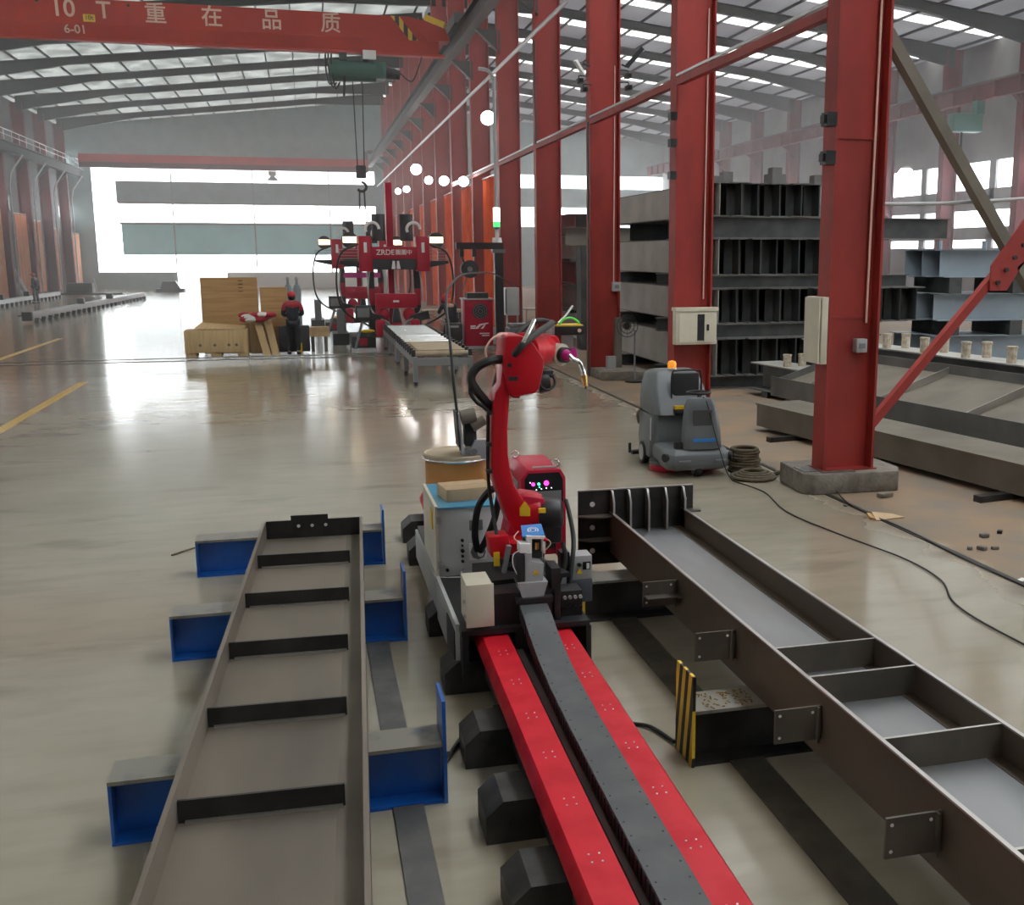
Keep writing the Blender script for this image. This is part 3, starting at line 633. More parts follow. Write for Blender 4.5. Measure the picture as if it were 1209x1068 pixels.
# ================================================================ people
def skin(name, nodes, edges, rad, mat, parent, root, sub=1, extra=None):
    bm = bmesh.new(); lay = bm.verts.layers.skin.verify(); V = {}
    for kk, p in nodes.items():
        v = bm.verts.new(p); r = rad[kk]; r = r if isinstance(r, tuple) else (r, r); v[lay].radius = r; v[lay].use_root = (kk == root); V[kk] = v
    for a, b in edges: bm.edges.new((V[a], V[b]))
    me = bpy.data.meshes.new(name); bm.to_mesh(me); bm.free()
    o = bpy.data.objects.new(name, me); COL.objects.link(o)
    o.modifiers.new('s', 'SKIN').use_smooth_shade = True; md = o.modifiers.new('u', 'SUBSURF'); md.levels = sub; md.render_levels = sub
    dg = bpy.context.evaluated_depsgraph_get(); m2 = bpy.data.meshes.new_from_object(o.evaluated_get(dg))
    bpy.data.objects.remove(o); bpy.data.meshes.remove(me); m2.name = name; m2.materials.clear(); m2.materials.append(MATS[mat])
    if extra:
        bm = bmesh.new(); bm.from_mesh(m2); extra(bm); bm.to_mesh(m2); bm.free()
    for p in m2.polygons: p.use_smooth = True
    o = bpy.data.objects.new(name, m2); COL.objects.link(o); o.parent = parent; return o
def person(loc, rz, label, J, cap='cap_red', jacket='navy', yoke=None, helmet=False, pants='trouser'):
    """J: joints in metres, local frame: the figure faces +y, z up"""
    t = thing('person', label, 'person', loc, rz)
    n = {k: Vector(v) for k, v in J.items()}
    n['skull'] = n['head'] + Vector((0, .0, .10)); E_ = [('pelvis', 'waist'), ('waist', 'chest'), ('chest', 'neck'), ('neck', 'head'), ('head', 'skull')]
    R = dict(pelvis=(.15, .11), waist=(.135, .10), chest=(.165, .115), neck=.055, head=(.075, .09), skull=(.07, .085))
    for s in 'LR':
        E_ += [('chest', 'sh' + s), ('sh' + s, 'el' + s), ('el' + s, 'wr' + s), ('wr' + s, 'pa' + s), ('pelvis', 'hp' + s), ('hp' + s, 'kn' + s), ('kn' + s, 'an' + s), ('an' + s, 'to' + s)]
        d = (n['wr' + s] - n['el' + s]).normalized(); n['pa' + s] = n['wr' + s] + d * .075
        R.update({'sh' + s: .062, 'el' + s: .045, 'wr' + s: .03, 'pa' + s: (.038, .02), 'hp' + s: .09, 'kn' + s: .06, 'an' + s: .042, 'to' + s: (.045, .035)})
        n['to' + s] = n['an' + s] + Vector((0, .16, -.045))
        u = d.orthogonal().normalized(); w_ = d.cross(u)
        for i, (off, ln) in enumerate(((-.03, .072), (-.01, .082), (.011, .078), (.03, .062))):
            k0, k1, k2 = 'f%s%da' % (s, i), 'f%s%db' % (s, i), 'f%s%dc' % (s, i)
            n[k0] = n['pa' + s] + u * off + d * .02; n[k1] = n[k0] + d * ln * .55 + w_ * .006; n[k2] = n[k1] + d * ln * .4 + w_ * .02
            E_ += [('pa' + s, k0), (k0, k1), (k1, k2)]; R.update({k0: .010, k1: .009, k2: .008})
        k0, k1 = 't%sa' % s, 't%sb' % s
        n[k0] = n['wr' + s] + d * .03 + u * .04; n[k1] = n[k0] + d * .045 + u * .02; E_ += [('wr' + s, k0), (k0, k1)]; R.update({k0: .012, k1: .010})
    hd = n['head']
    def face(bm):
        for q in ((0, .105, .01, .016), (-.03, .092, .035, .01), (.03, .092, .035, .01), (0, .095, -.035, .014), (-.078, 0, .02, .02), (.078, 0, .02, .02)):
            g = bmesh.ops.create_uvsphere(bm, u_segments=8, v_segments=6, radius=q[3])
            for v in g['verts']: v.co += hd + Vector(q[:3])
    skin('body', n, E_, R, 'skin', t, 'pelvis', 1, face)
    sub = lambda ks: {k: n[k] for k in ks}
    jk = ['waist', 'chest', 'neck', 'pelvis', 'shL', 'elL', 'wrL', 'shR', 'elR', 'wrR']; n2 = sub(jk); n2['neck'] = n['chest'].lerp(n['neck'], .7)
    skin('jacket', n2, [('pelvis', 'waist'), ('waist', 'chest'), ('chest', 'neck'), ('chest', 'shL'), ('shL', 'elL'), ('elL', 'wrL'), ('chest', 'shR'), ('shR', 'elR'), ('elR', 'wrR')],
         dict(pelvis=(.175, .135), waist=(.165, .13), chest=(.19, .14), neck=.075, shL=.085, elL=.065, wrL=.052, shR=.085, elR=.065, wrR=.052), jacket, t, 'waist')
    if yoke:
        ks = ['chest', 'shL', 'shR', 'elL', 'elR']; n3 = sub(ks); n3['elL'] = n['shL'].lerp(n['elL'], .75); n3['elR'] = n['shR'].lerp(n['elR'], .75); n3['chest'] = n['chest'].lerp(n['neck'], .35)
        skin('yoke', n3, [('chest', 'shL'), ('shL', 'elL'), ('chest', 'shR'), ('shR', 'elR')], dict(chest=(.14, .13), shL=.094, elL=.078, shR=.094, elR=.078), yoke, t, 'chest')
    skin('trousers', sub(['pelvis', 'hpL', 'knL', 'anL', 'hpR', 'knR', 'anR']), [('pelvis', 'hpL'), ('hpL', 'knL'), ('knL', 'anL'), ('pelvis', 'hpR'), ('hpR', 'knR'), ('knR', 'anR')],
         dict(pelvis=(.165, .125), hpL=.105, knL=.08, anL=.065, hpR=.105, knR=.08, anR=.065), pants, t, 'pelvis')
    for s in 'LR':
        a = n['an' + s]; MB().box(a.x - .05, a.x + .05, a.y - .08, a.y + .20, a.z - .085, a.z - .005).build('shoe', 'shoe', t, bevel=.025)
    if helmet:
        m = MB(); m.ball(hd + Vector((0, .0, .07)), .145, (1, 1.1, .95), 14); m.build('welding_helmet', cap, t)
        MB().obox(hd + Vector((0, .13, .02)), (.2, .06, .24), (.2, 0, 0)).build('face_shield', 'black_metal', t, bevel=.03)
    else:
        m = MB(); m.ball(hd + Vector((0, -.005, .10)), .115, (1, 1.1, .85), 14); m.obox(hd + Vector((0, .13, .09)), (.15, .12, .02), (-.2, 0, 0)); m.build('cap', cap, t)
        MB().ball(hd + Vector((0, -.03, .03)), .098, (1, .9, 1), 12).build('hair', 'hair', t)
    return t
STAND = dict(pelvis=(0, 0, .95), waist=(0, 0, 1.1), chest=(0, .01, 1.34), neck=(0, .01, 1.48), head=(0, .03, 1.58),
             shL=(-.19, 0, 1.41), elL=(-.27, -.02, 1.14), wrL=(-.16, .17, 1.08), shR=(.19, 0, 1.41), elR=(.28, -.02, 1.14), wrR=(.15, .18, 1.12),
             hpL=(-.1, 0, .9), knL=(-.12, .03, .5), anL=(-.13, 0, .09), hpR=(.1, 0, .9), knR=(.12, .03, .5), anR=(.12, -.03, .09))
person((-.42, 31.75, 0), .1, 'person in dark jacket with red shoulders and red cap standing at the crates', STAND, 'cap_red', 'navy', 'cloth_red')
ST2 = dict(STAND); ST2.update(elL=(-.24, -.03, 1.12), wrL=(-.24, .05, .88), elR=(.27, 0, 1.14), wrR=(.22, .2, 1.2), head=(0, .09, 1.55))
person((-15.1, 69.3, 0), 1.1, 'person in dark overalls with orange cap standing by the left roller line', ST2, 'cap_orange', 'navy')
CR = dict(pelvis=(0, -.1, .82), waist=(0, -.03, .96), chest=(0, .12, 1.2), neck=(0, .2, 1.33), head=(-.03, .27, 1.42),
          shL=(-.19, .12, 1.27), elL=(-.25, .32, 1.05), wrL=(-.12, .55, 1.05), shR=(.19, .12, 1.27), elR=(.25, .32, 1.05), wrR=(.14, .55, 1.02),
          hpL=(-.11, -.1, .78), knL=(-.15, .08, .45), anL=(-.14, -.12, .09), hpR=(.11, -.1, .78), knR=(.15, .08, .45), anR=(.14, -.12, .09))
cw = person((4.18, 33.0, 0), .25, 'person in dark blue bending at the red cabinet, wearing a red and orange helmet', CR, 'cap_red', 'navy', None, True)
MB().ball((0.0, .14, 1.40), .1, (1, .8, .9), 12).build('headband', 'cap_orange', cw)
wfm = thing('portable_feeder', 'black wheeled feeder box behind the bending person beside the red cabinet', 'wire feeder', (4.15, 32.3, 0))
W(wfm).box(3.95, 4.42, 32.1, 32.6, .12, .78).build('body', 'black_metal', wfm, bevel=.03); W(wfm).box(4.05, 4.3, 32.08, 32.1, .66, .72).build('badge', 'light_grey', wfm)
for x in (4.0, 4.34): W(wfm).cyl((x - .03, 32.2, .08), (x + .03, 32.2, .08), .08, n=14).build('wheel', 'black_rubber', wfm)
W(wfm).tube([(3.97, 32.1, .15), (4.18, 32.05, .1), (4.4, 32.1, .3)], .012).build('frame', 'mid_grey', wfm)
# ================================================================ roller tables and gantry welders
def roller_table(x0, x1, y0, y1, n, label, wood=True):
    t = thing('roller_table', label, 'conveyor', (x0, y0, 0), 0, 'roller tables in front of the gantry welder')
    w, L = x1 - x0, y1 - y0
    for x in (0, w - .1): MB().box(x, x + .1, 0, L, .44, .60).build('side_rail', 'mid_grey', t)
    MB().box(.1, w - .1, 0, .08, .42, .58).build('end_beam', 'mid_grey', t)
    k = max(3, int(L / 1.25))
    for i in range(k):
        y = .05 + (L - .2) * i / (k - 1)
        for x in (0.0, w - .1):
            lg = MB().box(x, x + .1, y, y + .1, .06, .44).build('leg', 'mid_grey', t)
            MB().cyl((x + .05, y + .05, 0), (x + .05, y + .05, .06), .05, n=8).build('foot', 'black_metal', lg)
    for i in range(n):
        y = .3 + (L - .5) * i / (n - 1)
        r = MB().cyl((.06, y, .66), (w - .06, y, .66), .055, n=10).build('roller', 'chrome' if (i > n * .6 or not wood) else 'sandy_panel', t)
        for x in (-.01, w - .07): MB().box(x, x + .08, y - .07, y + .07, .60, .74).build('bearing', 'black_metal', r)
    if wood:
        MB().box(.14, w - .14, .35, L * .5, .715, .735).build('plate_load', 'sandy_panel', t)
    return t
roller_table(2.15, 3.45, 23.5, 28.4, 9, 'near grey roller table carrying a tan plate, nearest the robot')
roller_table(2.15, 3.45, 28.6, 32.95, 10, 'second roller table leading into the red gantry welder', False)

def gantry(x0, y0, s, label, front=True):
    """portal welder: two columns, a red headed cross beam, a mast with a boom"""
    g = thing('gantry_welder', label, 'welding machine', (x0, y0, 0))
    m = lambda: MB()
    for sx in (-1, 1):
        bs = m().box(sx * 1.02 - .36, sx * 1.02 + .36, -.6, 1.6, 0, .34).build('base', 'machine_dark', g, bevel=.03)
        m().box(sx * 1.02 - .14, sx * 1.02 + .10, -.61, -.6, .08, .3).build('badge_panel', 'machine_red', bs)
        m().box(sx * .70 - .10, sx * .70 + .10, .2, .65, .34, 2.6).build('column', 'machine_dark', g)
        m().box(sx * .70 - .09, sx * .70 + .09, .12, .2, 1.25, 1.75).build('column_guard', 'machine_red', g, bevel=.02)
        hb = m().prism([(sx * .86 - .20, 2.28), (sx * .86 + .20, 2.28), (sx * .86 + .20, 3.25), (sx * .86 + .14, 3.34), (sx * .86 - .20, 3.34), (sx * .86 - .20, 2.6)], 'y', -.35, .4).build('head', 'machine_red', g, bevel=.03)
        m().box(sx * .86 - .045, sx * .86 + .045, -.365, -.35, 2.85, 3.15).build('window', 'lettering_white', hb)
        m().cyl((sx * .42, .2, 3.2), (sx * .42, .2, 4.0), .20, n=16).build('flux_hopper', 'machine_dark', g)
        m().torus((sx * .62, .0, 3.55), .20, .045, 'y', n=16, a0=0, a1=3.6).build('white_hose', 'white', g)
        w_ = m().box(sx * 1.35 - .30, sx * 1.35 + .30, -.2, .5, 2.52, 2.6).prism([(sx * 1.05, 2.4), (sx * 1.65, 2.52), (sx * 1.05, 2.52)], 'y', -.2, .5).build('platform', 'machine_dark', g)
        mm = m()
        for i in range(4): mm.box(sx * 1.35 - .28, sx * 1.35 + .28, -.18, -.16, 2.66 + i * .09, 2.68 + i * .09)
        mm.box(sx * 1.63 - .01, sx * 1.63 + .01, -.2, -.16, 2.55, 2.98).box(sx * 1.07 - .01, sx * 1.07 + .01, -.2, -.16, 2.55, 2.98); mm.build('railing', 'light_grey', w_)
        m().cyl((sx * 1.3, -.1, 3.22), (sx * 1.3, .25, 3.22), .24, n=18).build('wire_spool', 'machine_dark', g)
        m().box(sx * 1.3 - .2, sx * 1.3 + .2, -.12, -.1, 3.14, 3.32).build('work_lamp', 'warm_lamp', g)
        m().tube([(sx * 1.05, -.3, 3.1), (sx * 1.6, -.35, 2.8), (sx * 1.75, -.4, 1.9), (sx * 1.55, -.45, 1.1), (sx * .75, -.5, .62)], .028).build('hose', 'black_rubber', g)
        m().tube([(sx * .74, -.1, 2.4), (sx * .82, -.2, 1.6), (sx * .7, -.35, 1.05), (sx * .25, -.5, .75)], .022).build('hose', 'light_grey', g)
        m().ball((sx * .38, -.3, .98), .17, (1.1, .8, 1.2), 12).build('guide_arm', 'machine_red', g)
        m().bar((sx * .55, -.3, .95), (sx * .2, -.5, .62), .09, .09).build('torch', 'light_grey', g)
        m().cyl((sx * .16, -.75, .52), (sx * .16, -.55, .52), .15, n=16).build('drive_wheel', 'machine_dark', g)
        m().box(sx * .52 - .14, sx * .52 + .14, -.8, -.5, .34, .85).build('wheel_block', 'machine_red', g, bevel=.05)
        m().prism([(sx * .3, .7), (sx * 1.0, .85), (sx * .95, 1.1), (sx * .4, .95)], 'y', -.45, -.2).build('link', 'machine_dark', g)
    m().box(-.66, .66, -.3, .3, 2.66, 3.02).build('cross_beam', 'machine_red', g, bevel=.01); m().box(-.66, .66, -.28, .3, 2.34, 2.66).build('beam_underside', 'machine_dark', g)
    if front:
        text('ZRDE', g, (-.27, -.306, 2.85), .22, 'lettering_white'); text('圖圖中', g, (.28, -.306, 2.85), .17, 'lettering_white')
        m().prism([(-.10, 2.36), (.02, 2.36), (.0, 2.60), (-.06, 2.6)], 'y', -.30, -.28).prism([(.05, 2.36), (.17, 2.36), (.13, 2.6), (.07, 2.6)], 'y', -.3, -.28).build('emblem', 'lettering_white', g)
    m().box(-.17, .03, .3, .5, .35, 4.95 if front else 3.3).build('mast', 'machine_red', g)
    if not front: m().box(-.66, .66, -.35, -.22, 1.95, 2.12).build('tie_bar', 'magenta', g, label='magenta cross bar')
    m().cyl((.0, -.1, 1.0), (.0, -.1, 2.4), .02, n=8).build('feed_rod', 'light_grey', g)
    m().box(-.62, .62, -.42, -.1, 1.18, 1.62).build('lower_beam', 'machine_red', g, bevel=.02)
    if front: m().box(-.1, .08, -.426, -.42, 1.36, 1.42).build('badge', 'lettering_white', g)
    m().prism([(-.14, .75), (.14, .75), (.07, 1.18), (-.07, 1.18)], 'y', -.4, -.2).build('nozzle_block', 'machine_dark', g); m().ball((0, -.35, .68), .1, (1.6, 1, .6), 10).build('guide_plate', 'machine_red', g)
    m().box(-.95, .95, -.5, 0, .3, .42).build('bed', 'machine_dark', g)
    cbx = m().box(-1.25, -.80, -.95, -.75, .85, 1.3).build('control_panel', 'machine_dark', g, bevel=.02); m().box(-1.2, -.85, -.96, -.95, .95, 1.22).build('screen', 'mid_grey', cbx)
    m().bar((-1.05, -.85, .85), (-1.3, -.95, 0), .06, .06).build('panel_leg', 'mid_grey', g)
    m().box(-1.22, -.72, -.7, -.5, .34, .5).build('cable_tray', 'machine_dark', g); m().ball((-.9, -.72, .52), .16, (1.4, .6, .35), 10).build('cable_coil', 'yellow', g)
    m().box(-1.9, -1.4, .8, 2.2, 0, .35).build('side_base', 'machine_dark', g); m().box(-1.75, -1.5, 1.0, 1.3, .35, 1.1).build('feeder', 'mid_grey', g)
    g.scale = (s, s, s)
    return g
gantry(2.62, 34.0, 1.0, 'red and black gantry welder with white lettering at the end of the roller tables')
gantry(2.0, 41.5, 1.0, 'second red gantry welder standing behind the first one', False)

# ================================================================ red fume cabinet, jib post, boxes by the columns
rc = thing('fume_extractor', 'red cabinet with a round black fan beside the crouching welder', 'cabinet', (4.9, 32.6, 0))
W(rc).box(4.52, 5.36, 32.3, 33.1, .08, 1.46).build('case', 'machine_red', rc, bevel=.015)
W(rc).box(4.48, 5.40, 32.26, 33.14, 1.46, 1.50).build('lid', 'light_grey', rc); W(rc).box(4.62, 5.25, 32.4, 33.0, 1.5, 1.66).build('hopper', 'black_metal', rc)
f = W(rc).cyl((4.98, 32.3, 1.12), (4.98, 32.27, 1.12), .23, n=28).build('fan_grille', 'black_metal', rc)
for q in (.07, .14, .2): W(rc).torus((4.98, 32.265, 1.12), q, .008, 'y').build('grille_ring', 'mid_grey', f)
W(rc).prism([(4.80, .60), (4.95, .74), (5.22, .78), (5.22, .75), (5.0, .70), (4.9, .6)], 'y', 32.29, 32.3).prism([(4.98, .6), (5.1, .72), (5.14, .72), (5.06, .6)], 'y', 32.29, 32.3).build('emblem', 'lettering_white', rc)
W(rc).box(4.68, 4.84, 32.29, 32.3, .66, .70).box(4.68, 4.82, 32.29, 32.3, .6, .64).box(4.95, 5.25, 32.29, 32.3, .44, .475).box(5.02, 5.25, 32.29, 32.3, .38, .41).build('lettering', 'lettering_white', rc)
W(rc).box(4.5, 5.38, 32.28, 33.12, .0, .08).build('plinth', 'light_grey', rc)
jp = thing('jib_post', 'black jib post with a short arm holding a reel right of the red cabinet', 'post', (5.8, 33.4, 0))
W(jp).box(5.62, 5.88, 33.3, 33.56, 0, 2.98).build('post', 'black_metal', jp); W(jp).box(5.5, 6.0, 33.2, 33.7, 0, .04).build('base_plate', 'black_metal', jp)
W(jp).box(4.45, 5.9, 33.32, 33.54, 2.95, 3.15).build('arm', 'black_metal', jp); W(jp).box(5.55, 5.95, 33.25, 33.6, 2.84, 2.95).build('collar', 'mid_grey', jp)
for x in (4.62, 5.0): W(jp).box(x - .06, x + .06, 33.36, 33.5, 2.72, 2.95).build('hanger', 'black_metal', jp)
rl = thing('cable_reel', 'dark round cable reel hanging under the jib arm', 'reel', (4.85, 33.4, 2.3))
W(rl).cyl((4.85, 33.3, 2.35), (4.85, 33.5, 2.35), .27, n=24).build('drum', 'machine_dark', rl); W(rl).cyl((4.85, 33.28, 2.35), (4.85, 33.3, 2.35), .08, n=12).build('hub', 'mid_grey', rl)
W(rl).bar((4.62, 33.4, 2.72), (4.72, 33.4, 2.45), .08, .05).build('strap', 'black_metal', rl)
W(rl).tube([(4.75, 33.4, 2.12), (4.7, 33.4, 1.9), (4.66, 33.4, 1.75)], .025).build('hook', 'mid_grey', rl)
al = thing('signal_light', 'white and green signal light on top of the black jib post', 'lamp', (5.75, 33.4, 3.15))
W(al).cyl((5.72, 33.42, 3.15), (5.72, 33.42, 3.3), .16, .14).build('foot', 'white', al); W(al).cyl((5.72, 33.42, 3.3), (5.72, 33.42, 3.55), .05).build('stem', 'white', al)
W(al).cyl((5.72, 33.42, 3.62), (5.72, 33.42, 3.78), .105).build('green_segment', 'andon_green', al, label='green signal segment'); W(al).cyl((5.72, 33.42, 3.78), (5.72, 33.42, 4.2), .105).build('white_segment', 'andon_white', al, label='white glowing signal segment')
W(al).cyl((5.72, 33.42, 3.55), (5.72, 33.42, 3.62), .11).build('base_ring', 'mid_grey', al)
mesh1(MB().tube([(5.98, 35.0, .05), (5.98, 35, 3), (5.98, 35, 7.7), (5.95, 35, 8.2), (5.8, 35, 8.45), (5.5, 35, 8.5)], .055, n=10), 'curved_pipe', 'light_grey', 'tall pale pipe bent over at the top beside the signal light', 'pipe')
ecb = thing('control_cabinet', 'pale electrical cabinet on legs right of the black jib post', 'cabinet', (6.0, 32.2, 0))
W(ecb).box(5.72, 6.12, 32.0, 32.4, 1.0, 1.82).build('case', 'cabinet_grey', ecb, bevel=.01); W(ecb).box(5.70, 5.735, 31.98, 32.02, 1.05, 1.78).build('hinge', 'mid_grey', ecb)
for x in (5.76, 6.08): W(ecb).box(x - .025, x + .025, 32.1, 32.15, 0, 1.0).build('leg', 'cabinet_grey', ecb)
mesh1(MB().box(5.35, 5.95, 29.6, 30.2, 0, .78).box(5.4, 5.9, 29.65, 30.15, .78, .9), 'grey_locker', 'mid_grey', 'low grey metal box behind the robot head', 'box', bevel=.02)
tbn = thing('work_table', 'low work bench with pale top behind the gantry welder', 'table', (4.4, 38, 0))
W(tbn).box(3.6, 5.2, 37.6, 38.6, .82, .9).build('top', 'sandy_panel', tbn)
for x in (3.7, 5.1):
    for y in (37.7, 38.5): W(tbn).box(x - .04, x + .04, y - .04, y + .04, 0, .82).build('leg', 'machine_dark', tbn)
rp = thing('parts_rack', 'open pale wire rack beside the pale electrical cabinet', 'rack', (6.2, 31.4, 0))
for x in (6.16, 6.6):
    for y in (31.2, 31.8): W(rp).box(x, x + .03, y, y + .03, 0, 1.25).build('upright', 'light_grey', rp)
for z in (.25, .75, 1.2): W(rp).box(6.16, 6.63, 31.2, 31.83, z, z + .03).build('shelf', 'light_grey', rp)
# ================================================================ stacked beams in the right hand bay
def ibeam(name, label, loc, L, w, h, mat, rz=0, group=None, cat='beam', tw=.012, tf=.02, web=None, stiff=0):
    t = thing(name, label, cat, loc, rz, group)
    MB().box(-tw / 2, tw / 2, 0, L, tf, h - tf).build('web', web or mat, t)
    for z in (0, h - tf): MB().box(-w / 2, w / 2, 0, L, z, z + tf).build('flange', mat, t)
    for i in range(stiff):
        y = L * (i + .5) / stiff
        MB().box(-w / 2 + .01, w / 2 - .01, y, y + .012, tf, h - tf).build('stiffener', mat, t)
    return t
LAY = ['bottom', 'second', 'third', 'top']
layers = [(.28, 1.07, 0, 7), (1.37, 2.10, 7.98, 11), (2.37, 3.12, 7.96, 9), (3.56, 4.24, 7.92, 6)]
xs0, dx = 7.95, .44
for li, (z0, z1, _, n) in enumerate(layers):
    proto = None
    for i in range(n):
        w = .40; x = xs0 + .2 + i * (.455 if li != 1 else .47)
        lab = '%s dark stacked beam from the left in the %s layer of the tall stack' % (ORD[i], LAY[li])
        L = 7.5 + random.uniform(-.2, .2); y = 21 + random.uniform(-.12, .12)
        if proto is None:
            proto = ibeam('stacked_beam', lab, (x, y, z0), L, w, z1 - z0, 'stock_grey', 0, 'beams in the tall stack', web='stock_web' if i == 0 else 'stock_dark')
            # closing side plate of the first beam: smooth face, its pale colour paints in light from the left
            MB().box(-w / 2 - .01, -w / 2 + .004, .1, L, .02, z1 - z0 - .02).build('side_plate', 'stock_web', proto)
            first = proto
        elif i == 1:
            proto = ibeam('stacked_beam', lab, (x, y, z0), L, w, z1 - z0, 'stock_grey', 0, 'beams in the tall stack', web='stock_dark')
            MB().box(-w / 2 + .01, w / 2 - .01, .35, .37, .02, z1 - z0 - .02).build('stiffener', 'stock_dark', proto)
        else:
            dup(proto, (x, y, z0), lab)
    # spacers under this layer
    if li < 3:
        zt = layers[li + 1][0]
        for q, yy in enumerate((21.15, 23.6, 26.6)):
            h = zt - z1
            sp = ibeam('spacer_beam', '%s grey cross beam from the front between the %s and %s layer of the tall stack' % (ORD[q], LAY[li], LAY[li + 1]), (xs0 - (.25 if li < 2 else -.0), yy, z1), 5.6 if li == 2 else (4.9 if li == 1 else 4.3), .22, h, 'stock_grey', -PI / 2, 'cross beams in the tall stack', web='stock_dark')
for q, yy in enumerate((21.4, 23.8, 26.6)):
    ibeam('spacer_beam', '%s grey cross beam from the front on the floor under the tall stack' % ORD[q], (xs0 - .2, yy, 0), 4.6, .25, .28, 'stock_grey', -PI / 2, 'cross beams in the tall stack', web='stock_dark')
for j in range(7):
    x = 8.15 + j * .42 if j != 3 else 9.7
    mesh1(MB().box(x - .11, x + .11, 21.6 + .5 * (j % 3), 21.85 + .5 * (j % 3), 4.24, 4.24 + (.28, .2, .33, .36, .26, .3, .22)[j]), 'support_block', 'stock_grey', '%s small grey block from the left standing on the tall stack' % ORD[j], 'block', 'blocks on the tall stack')
# longer stacks seen between the third, fourth and fifth columns
for li, (z0, h, mat) in enumerate(((.1, .8, 'stock_web'), (1.0, .75, 'stock_grey'), (1.85, .7, 'column_far'), (2.65, .75, 'stock_grey'), (3.5, .6, 'column_far'))):
    for i in range(3):
        ibeam('stored_beam', '%s beam from the left, %s layer of the farther stack between the third and fourth columns' % (ORD[i], ['lowest', 'second', 'middle', 'fourth', 'uppermost'][li]), (8.6 + i * .5, 33.0 + li * .5, z0), 7 - li * .3, .44, h, mat, 0, 'beams in the farther stack', web=mat)
        if i == 0: pass
    for q, yy in enumerate((34.5, 38.0)):
        if li < 4: mesh1(MB().box(8.3, 10.0, yy, yy + .15, z0 + h, [1.0, 1.85, 2.65, 3.5][li]), 'timber_packer', 'stock_dark', '%s packer from the front above the %s layer of the farther stack' % (ORD[q], ['lowest', 'second', 'middle', 'fourth'][li]), 'packer', 'packers in the farther stack')
lb_ = ibeam('crosswise_girder', 'long grey girder lying across behind the third to fifth columns', (7.45, 31.6, 3.05), 6.0, .5, .52, 'tan_steel', -PI / 2 + .1, web='tan_steel')
for q, x in enumerate((7.9, 12.4)):
    mesh1(MB().box(x - .12, x + .12, 31.2 - .02 * x, 31.75 - .02 * x, 0, 3.05), 'support_post', 'stock_dark', '%s dark post carrying the long crosswise girder' % ('left', 'right')[q], 'post', 'posts under the crosswise girder')
# blue grey stacks to the right
BL = ['lowest', 'middle', 'top']
for li, z0 in enumerate((.35, 1.30, 2.28)):
    for i in range(3):
        ibeam('plate_girder', '%s blue grey plate girder from the front, %s layer beyond the brace' % (ORD[i], BL[li]), (13.75 - .12 * i + .1 * li, 22.0 + .55 * i, z0), 9.5, .5, .62, 'stock_blue', -PI / 2 - .10, 'blue grey plate girders', web='stock_blue', stiff=0)
    for q in range(6):
        x = 14.2 + q * 1.55; zz = [0, .97, 1.92][li]; hh = [.35, .33, .36][li]
        mesh1(MB().box(x - .16, x + .16, 21.8 - .1 * (x - 13.2), 23.3 - .1 * (x - 13.2), zz, zz + hh), 'packing_block', 'stock_dark', '%s packing block from the left under the %s layer of blue grey girders' % (ORD[q], BL[li]), 'block', 'packing blocks under the blue grey girders')
for q in range(4):
    mesh1(MB().cyl((14 + q * 1.1, 22.2 - .1 * (.8 + q), 2.9), (14 + q * 1.1, 22.2 - .1 * (.8 + q), 3.1), .06, n=8), 'shear_stud', 'stock_blue', '%s grey stub from the left on the top blue grey girder' % ORD[q], 'stub', 'stubs on the blue grey girder')
# low box girder on the floor behind the nearest column
ang = math.atan2(7.79 - 6.95, 10.29 - 15.9)
bx = thing('box_girder', 'long grey box girder on the floor behind the nearest red column', 'girder', (6.92, 15.95, .1), 0)
d = Vector((.86, -5.6, 0)).normalized(); r_ = Vector((-d.y, d.x, 0)); p0 = Vector((6.92, 15.95, 0)); L = 11
def quadbox(p, L, w, z0, z1): a = [p, p + r_ * w, p + r_ * w + d * L, p + d * L]; return [(q.x, q.y, z0) for q in a] + [(q.x, q.y, z1) for q in a]
W(bx).hexa(quadbox(p0, L, .02, .1, .42)).build('side_plate', 'tan_steel', bx); W(bx).hexa(quadbox(p0 + r_ * .75, L, .02, .1, .42)).build('side_plate', 'tan_steel', bx)
W(bx).hexa(quadbox(p0 - r_ * .03, L, .83, .42, .445)).build('top_plate', 'tan_steel', bx); W(bx).hexa(quadbox(p0 - r_ * .0, L, .77, .075, .1)).build('bottom_plate', 'tan_steel', bx)
W(bx).hexa(quadbox(p0 + r_ * .02 + d * .05, .02, .73, .1, .42)).build('end_plate', 'tan_steel', bx)
for q, t in enumerate((1.0, 5.4, 8.0)):
    c = p0 + d * t; mesh1(MB().hexa([(v[0], v[1], v[2]) for v in quadbox(c - r_ * .45, .12, 1.5, 0, .075)]), 'timber_bearer', 'dark_plate', '%s dark bearer from the far end under the long box girder' % ORD[q], 'bearer', 'bearers under the box girder')
